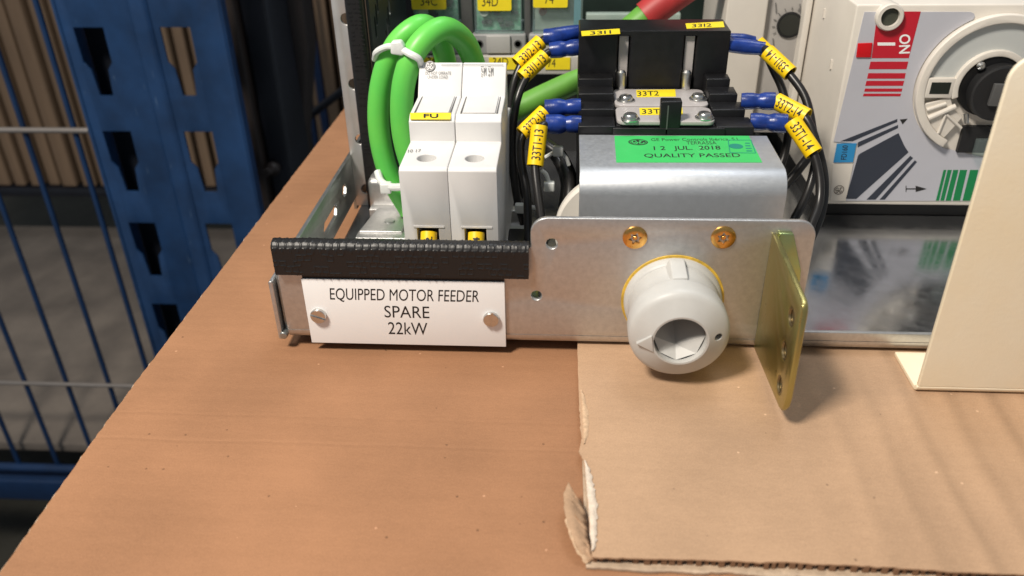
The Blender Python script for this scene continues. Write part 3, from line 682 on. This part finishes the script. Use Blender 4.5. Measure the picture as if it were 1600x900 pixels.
# ================================================================== YELLOW ZINC BRACKET
zb = thing('zinc_bracket', (163, -20, 0), 'yellow-green zinc plated bracket plate with three holes standing out beside the knob', 'bracket')
bo = [(-1, 47.4), (-2.5, 48.2), (-42.6, 46.6), (-44.5, 44.4)]
bo = [(.0, 47.6), (-3.0, 47.8)] + [(-41.5, 46.9), (-43.4, 46), (-44.3, 44.4), (-45.3, 13.5), (-44.6, 9.5), (-42.3, 6.4), (-39.5, 5.4), (-37.2, 5.2), (0, 1.1)]
hc = MB()
for (hy, hz) in ((-35.4, 37.0), (-34.6, 24.0), (-36.3, 11.9)): hc.cyl((158, hy, hz), (168, hy, hz), 3.1, seg=24)
MB().prism(bo, 'x', 163, 164.9).build('plate', olive, zb, cut=hc, bevel=.5)
for (hy, hz) in ((-35.4, 37.0), (-34.6, 24.0), (-36.3, 11.9)):
    MB().lathe([(0, 3.1), (0, 2.7), (.5, 2.35), (.9, 2.7), (1.3, 2.35), (1.7, 2.7), (2.6, 2.5), (2.6, 3.1)], (163.05, hy, hz), (1, 0, 0), seg=24, caps=False).build('thread', mat('dark_zinc', (.22, .17, .09), .35, .9), zb)
MB().prism([(164.9, 48.6), (169.6, 48.4), (174.2, 34.5), (174.6, 30.0), (172, 24), (164.9, 16)], 'y', -2.2, -.05).build('flange', olive_e, zb, bevel=.4)

# ================================================================== BLACK TERMINAL BLOCK
tbk = thing('terminal_block', (131, 85, 2), 'black stepped contact block with two grey cover plates behind the steel cover', 'contact block')
cut = MB()
for cx in (117.3, 144.8): cut.box(cx-2.6, cx+2.6, 96, 103, 60, 88)
MB().box(98.3, 161, 100, 121, 40, 90).build('rear_body', blackp, tbk, bevel=.6, cut=cut)
for cx in (117.3, 144.8):
    MB().box(cx-1.9, cx+1.9, 102, 103.4, 60, 87.4).build('contact_strip', platem, tbk)
    MB().lathe([(0, 1.8), (1.5, 2.0), (7, 2.0), (8, 1.2)], (cx-.6, 98.2, 66), (0, .12, 1), seg=20).build('spring_pin', screwm, tbk)
for sx, xa, xb in ((0, 98.4, 113.0), (1, 151.6, 166.2)):
    for i, (ya, yb, z) in enumerate(((92, 99.9, 72.3), (81.5, 91.7, 69.2), (71, 81.2, 66.2), (58.8, 70.7, 63.4))):
        inset = (3-i)*(1.6 if sx else .15)
        MB().box(xa if sx else xa, (xb-inset) if sx else xb, ya, yb, 30, z).build('step', blackp, tbk, bevel=.5)
MB().box(113.2, 151.4, 60, 99.8, 30, 63.6).build('centre_body', blackp, tbk, bevel=.4)
MB().box(111.8, 155, 57.9, 61, 54, 63.0).build('front_rail', blackp, tbk, bevel=.4)
for ya, yb, z, s_, lx in ((76.4, 98.2, 66.1, '33T2', 0), (54.5+4.2, 76.2, 65.6, '33T1', 1)):
    pl = MB().prism(rrect(113.4, 151.2, ya, yb, 3.2), 'z', z-1.8, z).build('cover_plate', platem, tbk, bevel=.5)
    P = ((978, 153), (1091, 151)) if lx == 0 else ((985, 182), (1101, 180))
    for (px, py), an in zip(P, (50, -10) if lx == 0 else (5, 30)):
        c0 = at(px, py, 'z', z+1.2); a = math.radians(an); dx, dy = math.cos(a), math.sin(a); h = .5; q = 4
        cu = MB().prism([(c0.x+dx*q-dy*h, c0.y+dy*q+dx*h), (c0.x-dx*q-dy*h, c0.y-dy*q+dx*h), (c0.x-dx*q+dy*h, c0.y-dy*q-dx*h), (c0.x+dx*q+dy*h, c0.y+dy*q-dx*h)], 'z', z+1.5, z+4)
        MB().lathe([(0, 3.7), (.5, 3.7), (.55, 2.8), (1.6, 2.8), (2.3, 2.3), (2.5, 1.2)], (c0.x, c0.y, z), (0, 0, 1), seg=28).build('screw', screwm, pl, cut=cu, sharp=40)
    r4 = ((994, 141), (1055, 140), (1056, 151), (995, 152)) if lx == 0 else ((999, 169), (1066, 168), (1067, 179), (1000, 180))
    lb = MB().prism3([at(*p, 'z', z+.03) for p in r4], (0, 0, .12)).build('sticker', yell, pl)
    t4 = ((996, 150), (1030, 149.3), (995.5, 142.5)) if lx == 0 else ((1003, 178), (1038, 177.5), (1002.5, 170.5))
    text_quad(MB(), s_, *[at(*p, 'z', z+.18) for p in t4], .012).build('lettering', ink, lb)
MB().box(129.8, 137.8, 58.2, 63.5, 54, 73.6).build('latch_tab', blackp, tbk, bevel=.6)
MB().box(132.3, 132.8, 57.9, 58.3, 55, 72).build('latch_seam', relayd, tbk)
for r4, t4, s_ in ((((908, 49), (968, 45), (969, 53), (909, 56.5)), ((922, 54.4), (955, 52.4), (922, 49)), '33I1'), (((1071, 37), (1130, 34), (1132, 42.5), (1073, 45)), ((1081, 42.8), (1112, 41.4), (1081, 37.6)), '33I2')):
    lb = MB().prism3([at(*p, 'z', 90.03) for p in r4], (0, 0, .12)).build('sticker', yell, tbk)
    text_quad(MB(), s_, *[at(*p, 'z', 90.2) for p in t4], .012).build('lettering', ink, lb)

# ================================================================== MARKED CONTROL WIRES
def cwire(label, crimp, rc, path, mark, text, rm=3.3, tail=0):
    pts = atp(path); t = thing('control_wire', pts[-1], label, 'wire', 'wires of the contact block')
    MB().tube(pts, 1.72, seg=14).build('insulation', wireb, t)
    if crimp:
        cp = atp(crimp); MB().tube(cp, rc, seg=18, sub=6).build('crimp_sleeve', bluec, t)
    p0, p1 = at(*mark[0]), at(*mark[1]); d = (p1-p0); L = d.length
    sv = MB().lathe([(0, rm-.55), (0, rm), (L, rm), (L, rm-.55), (L*.5, rm-.6)], p0, d, seg=28, caps=False).build('marker_sleeve', yel, t)
    if text: text_tube(MB(), text, p0, p1, rm, rm*1.15).build('lettering', ink, sv)
Y1, Y2, Y3, Y4 = 113, 106, 74, 66
cwire('black wire with yellow 33I2-13 marker, upper back left of the contact block', [(945, 43, 'y', 122), (905, 50, 'y', 117), (870, 57, 'y', Y1), (850, 58, 'y', Y1)], [2.4, 2.8, 3.1, 3.7, 3.9, 3.7, 3.5],
      [(856, 58, 'y', Y1), (842, 68, 'y', 111), (815, 100, 'y', 104), (799, 150, 'y', 98), (797, 230, 'y', 92), (812, 290, 'y', 88), (828, 320, 'y', 86)], ((808, 100, 'y', 104), (845, 65, 'y', 110)), '33I2-13', 3.4)
cwire('black wire with yellow 33I1-13 marker, upper front left of the contact block', [(908, 73, 'y', Y2), (885, 76, 'y', Y2), (859, 79, 'y', Y2)], [3.3, 3.5, 3.5, 3.1, 3.6, 3.5, 3.3],
      [(864, 79, 'y', Y2), (850, 88, 'y', 102), (822, 122, 'y', 95), (806, 165, 'y', 88), (800, 230, 'y', 82), (806, 300, 'y', 76), (818, 350, 'y', 74)], ((816, 121, 'y', 96), (852, 87, 'y', 102)), '33I1-13', 3.3)
cwire('black wire with yellow 33T2-13 marker, lower left of the contact block', [(908, 166, 'y', Y3), (880, 168, 'y', Y3), (852, 170, 'y', Y3)], [3.1, 3.3, 3.3, 2.9, 3.7, 3.8, 3.7, 3.7],
      [(860, 170, 'y', Y3), (845, 180, 'y', 71), (817, 212, 'y', 66), (814, 250, 'y', 60), (823, 300, 'y', 52), (825, 350, 'y', 46), (826, 390, 'y', 40)], ((815, 209, 'y', 66), (851, 174, 'y', 72)), '33T2-13', 3.1)
cwire('black wire with upright yellow 33T1-13 marker, lowest left of the contact block', [(908, 194, 'y', Y4), (880, 194, 'y', Y4), (853, 194, 'y', Y4)], [3.3, 3.5, 3.5, 3.0, 3.9, 4.0, 3.9, 3.9],
      [(862, 193, 'y', Y4), (847, 198, 'y', 62), (839, 225, 'y', 57), (836, 260, 'y', 52), (840, 300, 'y', 46), (846, 345, 'y', 40), (850, 390, 'y', 34)], ((836, 259, 'y', 53), (843, 197, 'y', 61)), '33T1-13', 3.3)
cwire('black wire with half-hidden yellow marker, upper back right of the contact block', [(1138, 63, 'y', 112), (1160, 64, 'y', 112), (1178, 67, 'y', 112)], [3.0, 3.1, 2.8],
      [(1176, 66, 'y', 112), (1192, 76, 'y', 110), (1208, 108, 'y', 104), (1224, 145, 'y', 98), (1232, 195, 'y', 92), (1226, 240, 'y', 88), (1215, 270, 'y', 84)], ((1183, 67, 'y', 112), (1205, 88, 'y', 108)), None, 3.2)
cwire('black wire with slanted yellow 33I1-14 marker, upper right of the contact block', [(1138, 70, 'y', 104), (1165, 73, 'y', 104), (1195, 76, 'y', 102)], [3.0, 3.2, 2.7],
      [(1190, 75, 'y', 102), (1203, 82, 'y', 98), (1231, 113, 'y', 90), (1258, 152, 'y', 82), (1270, 205, 'y', 74), (1274, 250, 'y', 68), (1262, 300, 'y', 60), (1240, 345, 'y', 50)], ((1235, 115, 'y', 89), (1199, 81, 'y', 98)), '33I1-14', 3.3)
cwire('black wire with yellow 33T2-14 marker, lower right of the contact block', [(1158, 158, 'y', 78), (1185, 158, 'y', 77), (1211, 158, 'y', 76)], [3.2, 3.4, 3.3, 2.9, 3.5, 3.6, 3.5],
      [(1205, 159, 'y', 76), (1222, 163, 'y', 74), (1258, 184, 'y', 66), (1276, 225, 'y', 60), (1288, 280, 'y', 54), (1284, 330, 'y', 46), (1262, 385, 'y', 36)], ((1213, 158, 'y', 76), (1261, 183, 'y', 67)), '33T2-14', 3.4)
cwire('black wire with long yellow 33T1-14 marker, lowest right of the contact block', [(1172, 190, 'y', 68), (1200, 191, 'y', 67), (1229, 193, 'y', 66)], [3.3, 3.5, 3.4, 3.0, 3.8, 3.8, 3.7],
      [(1222, 192, 'y', 66), (1240, 194, 'y', 63), (1268, 233, 'y', 55), (1280, 275, 'y', 49), (1280, 315, 'y', 43), (1268, 350, 'y', 36), (1250, 395, 'y', 28)], ((1238, 190, 'y', 63), (1272, 240, 'y', 54)), '33T1-14', 3.5)
lw = atp([(1225, 292, 'y', 80), (1250, 262, 'y', 84), (1266, 236, 'y', 88), (1262, 200, 'y', 92)])
tag(MB().tube(lw, 2.0).build('loose_wire', wireb), 'plain black wire looping out from behind the right end of the steel cover', 'wire')
# dark loom, duct and ties in the shaded gap between fuse holder and cover
ct_ = MB()
for (a, b) in ((0, 0), (6, -3), (11, 4)):
    ct_.tube(atp([(880+a, 330, 'y', 60+b), (884+a, 285, 'y', 70+b), (868+a, 245, 'y', 82), (845+a, 225, 'y', 92+b), (835, 205+a, 'y', 100)]), 2.3, seg=12)
tag(ct_.build('wire_loom', wireb), 'dark bundle of wires in the shaded gap left of the steel cover', 'wires')
for (px, py, d, lb, tail) in ((872, 236, 70, 'dim white cable tie highest on the dark wire bundle', [(852, 246), (862, 240), (872, 236), (884, 246), (889, 258)]), (858, 291, 58, 'dim white cable tie near the end of the 33T1-13 marker', [(846, 266), (853, 272), (857, 283), (860, 293)]), (813, 325, 62, 'dim white cable tie low beside the fuse holder', [(812, 325), (824, 323), (838, 325)])):
    t = thing('cable_tie', at(px, py, 'y', d), lb, 'cable tie')
    MB().tube([at(a, b, 'y', d) for a, b in tail], .9, seg=8).build('strap', nylon, t)
    hp = at(px, py, 'y', d-1)
    MB().box(hp.x-2.2, hp.x+2.2, hp.y-1.5, hp.y+1.5, hp.z-2, hp.z+2).build('head', nylon, t, bevel=.6)
tag(MB().box(71, 80, 20, 52, 2.1, 22).build('wire_duct', blackp, bevel=.6), 'black plastic duct between the fuse holder and the front plate', 'duct')
tag(MB().box(84, 95, 24, 40, 2.1, 24).build('small_socket', mat('smoky_plastic', (.05, .05, .048), .25), bevel=1.2), 'small smoky plastic socket behind the front plate holes', 'socket')

# ================================================================== RELAYS ON SOCKETS (behind)
sock = thing('relay_carrier', (60, 186, 2), 'light grey carrier strip with yellow 34D and 74 tags behind the fuse holder', 'carrier')
MB().box(8, 101, 179, 212, 48.5, 58.4).build('strip', mat('carrier_grey', (.50, .48, .45), .45, var=.05, vscale=.05), sock, bevel=.8)
MB().box(4, 101, 190, 230, 2.1, 48.4).build('pedestal', blackm, sock)
for r4, s_, t4 in ((((764, 88), (829, 89), (829, 108), (764, 107)), '34D', ((770, 104), (794, 104), (770, 90))), (((852, 90), (891, 90), (892, 109), (852, 109)), '74', ((856, 105), (868, 105), (856, 92))), (((660, 86), (708, 86), (708, 105), (660, 105)), '34C', ((668, 103), (690, 103), (668, 89)))):
    p4 = [at(*p, 'y', 178.8) for p in r4]; zt_, zb_ = 57.7, 51.4
    lb = MB().box(p4[0].x, p4[1].x, 178.4, 178.9, zb_, zt_).build('tag', yell, sock)
    text_quad(MB(), s_, *[at(*p, 'y', 178.35) for p in t4]).build('lettering', ink, lb)
def relay(x0, x1, label, num, kind, px):
    t = thing('relay', ((x0+x1)/2, 195, 51), label, 'relay', 'relays on the carrier strip')
    b = MB().box(x0-2, x1+2, 181, 215, 58.7, 69).build('base', relayg, t, bevel=1)
    for xx in (x0+2.2, x1-2.2): MB().lathe([(0, 2.1), (.2, 2.1), (.2, 1.5), (-1.5, 1.5)], (xx, 181, 64), (0, -1, 0), seg=18).build('screw_hole', relayd, b)
    MB().box(x0+6, x1-6, 179.6, 181.2, 59.4, 68.6).build('latch', mat('latch_grey', (.42, .41, .40), .4), b, bevel=.5)
    if kind == 'pcb':
        MB().box(x0+.8, x1-.8, 186, 187.5, 70, 104).build('circuit_board', pcb, t)
        ch = MB()
        for i in range(14):
            cx = x0+3+random.random()*(x1-x0-8); cz = 71+random.random()*13; ch.box(cx, cx+random.uniform(1.5, 4), 184.6, 186, cz, cz+random.uniform(1, 2.5))
        ch.build('components', relayd, t)
        MB().lathe([(0, 2.4), (3.5, 2.4)], (x0+5, 186, 80), (0, -1, 0), seg=18).build('capacitor', mat('pale_part', (.5, .5, .46), .4), t)
    else:
        MB().box(x0+1, x1-1, 187, 188.5, 70, 104).build('relay_body', mat('relay_body_grey', (.36, .34, .32), .5, var=.15, vscale=.2), t)
        MB().lathe([(0, 2.1), (1.5, 1.8)], (x0+5, 187, 79), (0, -1, 0), seg=18).build('indicator', mat('dull_red_lens', (.25, .03, .035), .3), t)
        MB().box(x1-4.5, x1-1, 183, 186.8, 70, 104).build('tinted_side', bluegrey, t)
    MB().box(x0, x1, 181.6, 183, 69.3, 105).build('cover', clear, t, bevel=.4)
    MB().box(x0, x0+.9, 183, 212, 69.3, 105).build('cover_side', clear, t); MB().box(x1-.9, x1, 183, 212, 69.3, 105).build('cover_side', clear, t)
    zt_ = at(px[0], px[3], 'y', 181).z
    lb = MB().prism(rrect(at(px[0], 5, 'y', 181).x, at(px[1], 5, 'y', 181).x, zt_, 100, 1), 'y', 180.9, 181.5).build('tag', yell, t)
    text_quad(MB(), num, at(px[4], px[6], 'y', 180.85), at(px[5], px[6], 'y', 180.85), at(px[4], px[7], 'y', 180.85)).build('lettering', ink, lb)
relay(14, 37.5, 'clear-cased relay tagged 34C above the green cable loops', '34C', 'pcb', (643, 697, 0, 15, 657, 683, 9, -5))
relay(45.5, 70, 'clear-cased relay tagged 34D in the middle of the row', '34D', 'pcb', (746, 799, 0, 17, 753, 778, 10, -6))
relay(75.5, 101, 'grey-fronted relay tagged 74 with red indicator at right of the row', '74', 'grey', (833, 887, 0, 12, 851, 865, 6, -9))
for (xa, xb) in ((38.3, 44.6), (71, 74.6)):
    tag(MB().box(xa, xb, 184, 214, 58.6, 106).build('divider', relayd, bevel=.8), 'dark grey spacer strip standing between two relays', 'spacer', 'spacers between the relays')
tag(MB().tube(atp([(760, 190, 'y', 128), (805, 172, 'y', 130), (850, 150, 'y', 134), (905, 126, 'y', 140), (960, 110, 'y', 150)]), 5.6, seg=20).build('green_lead', greend), 'dull green cable running low behind the contact block wires', 'cable')
pw = thing('power_cable', at(985, 60, 'y', 165), 'thick green cable entering a red sleeve behind the contact block', 'cable')
MB().tube(atp([(930, 90, 'y', 165), (965, 62, 'y', 165), (1012, 22, 'y', 168), (1050, -10, 'y', 170)]), 6.2, seg=24).build('jacket', greend, pw)
MB().tube(atp([(1008, 27, 'y', 167.8), (1030, 10, 'y', 169), (1075, -22, 'y', 172), (1150, -70, 'y', 176)]), 7.6, seg=24).build('sleeve', redw, pw)
tag(MB().box(104, 158, 240, 246, 60, 66).build('guide_bar', mat('pale_green_bar', (.32, .40, .36), .4), bevel=.5), 'pale bar crossing the dark recess behind the contact block', 'bar')

# ================================================================== CREAM DEVICE WITH DIAL
dv = thing('overload_relay', (186, 190, 2), 'cream device with a dark round dial on a grey strip left of the breaker', 'relay')
MB().box(170.5, 190.0, 168, 240, 20, 150).build('housing', creamp, dv, bevel=.8)
MB().box(190.2, 209.0, 172, 240, 20, 150).build('inset_panel', mat('panel_grey', (.40, .38, .36), .45, var=.05, vscale=.1), dv, bevel=.3)
MB().box(207.2, 210.3, 165, 240, 20, 150).build('side_rib', creamp, dv, bevel=.5)
dc = at(1234, 39, 'y', 171.5)
dl = MB().lathe([(0, 6.3), (.4, 6.3), (.5, 5.4), (-.6, 5.4)], dc, (0, -1, 0), seg=40).build('dial', blackm, dv)
MB().lathe([(0, 5.3), (.6, 5.2), (.7, 1)], dc, (0, -1, 0), seg=40).build('dial_disc', mat('dial_dark', (.02, .022, .018), .4), dl)
mk = MB()
for k in range(11):
    a = math.radians(-30+k*24); r0, r1 = 7.2, 8.6
    d = Vector((math.cos(a), 0, math.sin(a))); e = Vector((-math.sin(a), 0, math.cos(a)))*.22
    mk.prism3([dc+d*r0-e, dc+d*r1-e, dc+d*r1+e, dc+d*r0+e], (0, -.05, 0))
for k, (a, b) in enumerate(((1212, 20), (1250, 22), (1208, 76), (1252, 70))):
    mk.add([at(a, b, 'y', 171.4), at(a+2, b, 'y', 171.4), at(a+1, b-16, 'y', 171.4), at(a-1, b-16, 'y', 171.4)], [(0, 1, 2, 3)])
mk.build('scale_marks', gx_, dv)

# ================================================================== CIRCUIT BREAKER
YB = 105
br = thing('circuit_breaker', (270, 150, 9), 'cream circuit breaker with red ON stripes and green stripes on its grey front', 'circuit breaker')
hole = at(1388, 25, 'y', YB)
F = lambda px, py, d=0: at(px, py, 'y', YB+d)
MB().box(211.2, 345, YB, 250, 9.8, 99.2).build('housing', creamp, br, bevel=.9)
MB().box(211.8, 344, YB+6, 250, 2.2, 9.6).build('shadow_block', blackm, br)  # black block stands for the shadow under the breaker
for (px, py) in ((1297, 17), (1308, 97)):
    q = at(px-8, py, 'x', 211.1); MB().box(210.4, 211.2, q.y-.6, q.y+.6, q.z-3, q.z+1).build('side_nib', creamp, br)
def zq(x, y, d=-.55): return F(1200+x/2.5, y/2.5, d)      # coordinates read off a 2.5x enlargement
def film(mb, pts, d, th=.1):
    return mb.prism3([zq(x, y, d) for x, y in pts], (0, th, 0))
rc = Vector((271.5, YB, 66.0))
fa = zq(800, 76, 0); a0 = math.degrees(math.atan2(fa.z-rc.z, fa.x-rc.x))
P_ = [(q.x, q.z) for q in (zq(376, 46, 0), zq(790, 46, 0), zq(803, 52, 0), zq(807, 62, 0))]+arcpts(rc.x, rc.z, 30.2, a0, 250, 40)+[(q.x, q.z) for q in (zq(960, 640, 0), zq(960, 783, 0), zq(304, 783, 0), zq(352, 560, 0), zq(256, 552, 0))]
ff = MB().prism(P_, 'y', YB-.4, YB-.02).build('front_film', filmg, br)
film(MB(), [(253, 640), (333, 640), (304, 785), (243, 785)], -.42, .38).build('maker_field', creamp, br)
rm_ = MB(); film(rm_, [(428, 45), (597, 45), (550, 227), (405, 227)], -.5)
for y0, y1, xl0, xl1, xr0, xr1 in ((241, 270, 401, 394, 548, 541), (286, 307, 392, 387, 538, 534), (316, 335, 385, 380, 532, 527), (346, 358, 379, 376, 525, 522), (366, 376, 374, 371, 520, 517)):
    film(rm_, [(xl0, y0), (xr0, y0), (xr1, y1), (xl1, y1)], -.5)
rm_.build('red_stripes', redf, ff)
film(MB(), [(352, 170), (409, 168), (402, 225), (345, 225)], -1.0, .7).build('red_indicator', redl, br, bevel=.2)
wm = MB(); film(wm, [(428, 166), (497, 166), (497, 178), (428, 178)], -.55)
text_quad(wm, 'ON', zq(513, 135, -.58), zq(511, 210, -.58), zq(557, 133, -.58), .02)
wm.build('lettering', whitel, ff)
nv = MB()
for pts in ([(510, 520), (533, 570), (549, 595), (345, 777), (304, 777), (352, 608), (360, 600)], [(505, 465), (505, 476), (330, 552), (283, 552)], [(508, 488), (508, 500), (350, 576), (352, 556)], [(556, 609), (567, 617), (420, 780), (385, 780)], [(574, 626), (582, 633), (456, 780), (436, 780)]):
    film(nv, pts, -.5)
nv.build('navy_wedge', navy, ff)
bk = MB(); film(bk, [(515, 467), (545, 464), (526, 486)], -.5); film(bk, [(538, 726), (541, 726), (541, 750), (538, 750)], -.5); film(bk, [(541, 736), (580, 736), (580, 740), (541, 740)], -.5); film(bk, [(577, 726), (620, 738), (577, 750)], -.5)
bk.build('arrow_marks', ink, ff)
gn = MB()
for a, b, c, d in ((686, 697, 668, 656), (702, 718, 688, 673), (724, 744, 714, 694), (750, 778, 750, 722), (790, 822, 795, 760), (830, 900, 870, 803)):
    film(gn, [(a, 664), (b, 664), (c, 784), (d, 784)], -.5)
gn.build('green_stripes', greenf, ff)
bl = film(MB(), [(270, 562), (346, 560), (332, 634), (256, 635)], -.6, .3).build('blue_label', cyanl, br)
b0 = zq(306, 624, -.65); b1 = zq(313, 568, -.65); b2 = zq(284, 624, -.65)
text_quad(MB(), 'FD160', b0, b1, b2, .012).build('lettering', ink, bl)
logo(br, zq(277, 742, -.5), (0, -1, 0), (0, 0, 1), 2.3, 2.3, mat('logo_brown', (.10, .075, .06), .5), mat('logo_line', (.06, .045, .035), .5), disc=False)
# screw boss
hcut = MB().cyl((hole.x, YB-8, hole.z), (hole.x, YB+12, hole.z), 3.7, seg=32)
MB().lathe([(-8, 5.4), (0, 5.6), (2.2, 5.5), (2.8, 5.0)], (hole.x, YB, hole.z), (0, -1, 0), seg=40).build('screw_boss', creamp, br, cut=hcut)
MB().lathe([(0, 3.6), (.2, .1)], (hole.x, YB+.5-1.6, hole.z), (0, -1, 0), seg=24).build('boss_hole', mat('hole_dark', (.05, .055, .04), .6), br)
# rotary ring, hub
rg = MB()
def ringsec(mb, r0, r1, ylo, yhi, a0, a1):
    P = arcpts(rc.x, rc.z, r1, a0, a1, 48)+arcpts(rc.x, rc.z, r0, a1, a0, 48)
    return mb.prism(P, 'y', ylo, yhi)
rn = ringsec(rg, 26.3, 29.8, YB-3.6, YB-.02, 10, 244).build('rotary_ring', creamp, br, bevel=.5, angle=50)
ringsec(MB(), 14.8, 26.2, YB-1.4, YB-.02, 10, 186).build('channel', mat('channel_grey', (.52, .54, .53), .35), rn)
ringsec(MB(), 12.8, 15.4, YB-3.4, YB-.03, 10, 200).build('inner_rim', creamp, rn, bevel=.4, angle=50)
ringsec(MB(), 15.5, 26.2, YB-2.6, YB-.04, 197, 240).build('ledge', creamp, rn, bevel=.5, angle=50)
w0 = at(1464, 134, 'y', YB)
ww = MB().box(w0.x-5.6, w0.x+5.8, YB-3.4, YB-.05, w0.z-4.4, w0.z+4.2).build('window_frame', creamp, rn, bevel=.5)
MB().box(w0.x-3.9, w0.x+4.1, YB-3.5, YB-3.3, w0.z-2.5, w0.z+2.5).build('window_pane', mat('window_dark', (.012, .018, .016), .2), ww)
for (x0, y0, x1, y1, r_) in ((1450, 185, 1493, 166, 1.2), (1448, 172, 1478, 162, .8), (1466, 208, 1478, 178, .6), (1478, 178, 1502, 200, .6)):
    MB().cyl(at(x0, y0, 'y', YB-3), at(x1, y1, 'y', YB-3), r_, seg=10).build('moulded_bar', creamp, rn)
hb = MB().lathe([(0, 12.7), (2.2, 12.6), (2.4, 10.0)], (rc.x, YB-.3, rc.z), (0, -1, 0), seg=64).build('hub', blackp, br)
hc_ = Vector((rc.x+2.6, YB-2.6, rc.z-1.6))
MB().lathe([(0, 11.8), (4.6, 11.6), (5, 10.8)], hc_, (0, -1, 0), seg=48).build('drive_disc', blackm, hb, sharp=20)
MB().prism3([hc_+Vector(v) for v in ((-4.5, -4.9, -4.5), (4.5, -4.9, -5), (5, -4.9, 4.5), (-4, -4.9, 4.8))], (0, -2, 0)).build('square_socket', relayd, hb, bevel=.3)
q = at(1532, 103, 'y', YB-4); MB().lathe([(0, 1.7), (1, 1.7), (2, .9)], q, (0, -1, .2), seg=14).build('screw', screwm, hb)
q = at(1509, 178, 'y', YB-4); MB().lathe([(0, 1.2), (4, 1.0)], q, (.2, -.3, -1), seg=12).build('spring', screwm, hb)
q = at(1522, 212, 'y', YB-2.5); MB().box(q.x-5, q.x+14, YB-2.2, YB-.06, q.z-8, q.z+4).build('gap_plate', blackm, br)
MB().box(q.x+1, q.x+12, YB-5.5, YB-2.3, q.z-8.6, q.z-1).build('clear_tab', clear, br, bevel=.6)

# ================================================================== CREAM GUARD PLATE (right front)
gp = thing('guard_plate', (270, -10, -.2), 'bent cream powder coated plate standing at the right edge of the photo', 'plate')
r1, th = 2.6, 1.6
gpf = [(-23.0, 112)]; 
prof = [(-23.0, r1-.2)]+[(-23.0+r1-r1*math.cos(math.radians(a)), -.2+r1-r1*math.sin(math.radians(a))) for a in range(15, 91, 15)]+[(-1.2, -.2), (-1.2, -.2+th)]+[(-23.0+r1-(r1-th)*math.cos(math.radians(a)), -.2+r1-(r1-th)*math.sin(math.radians(a))) for a in range(90, -1, -15)]
MB().prism(prof, 'x', 212.6, 345).build('foot', powder, gp, bevel=.4)
MB().prism([(212.8, r1-.2), (345, r1-.2), (345, 113)]+arcpts(212.8+7, 113-7, 7, 90, 180, 8), 'y', -23.0, -23.0+th).build('upright', powder, gp, bevel=.4)
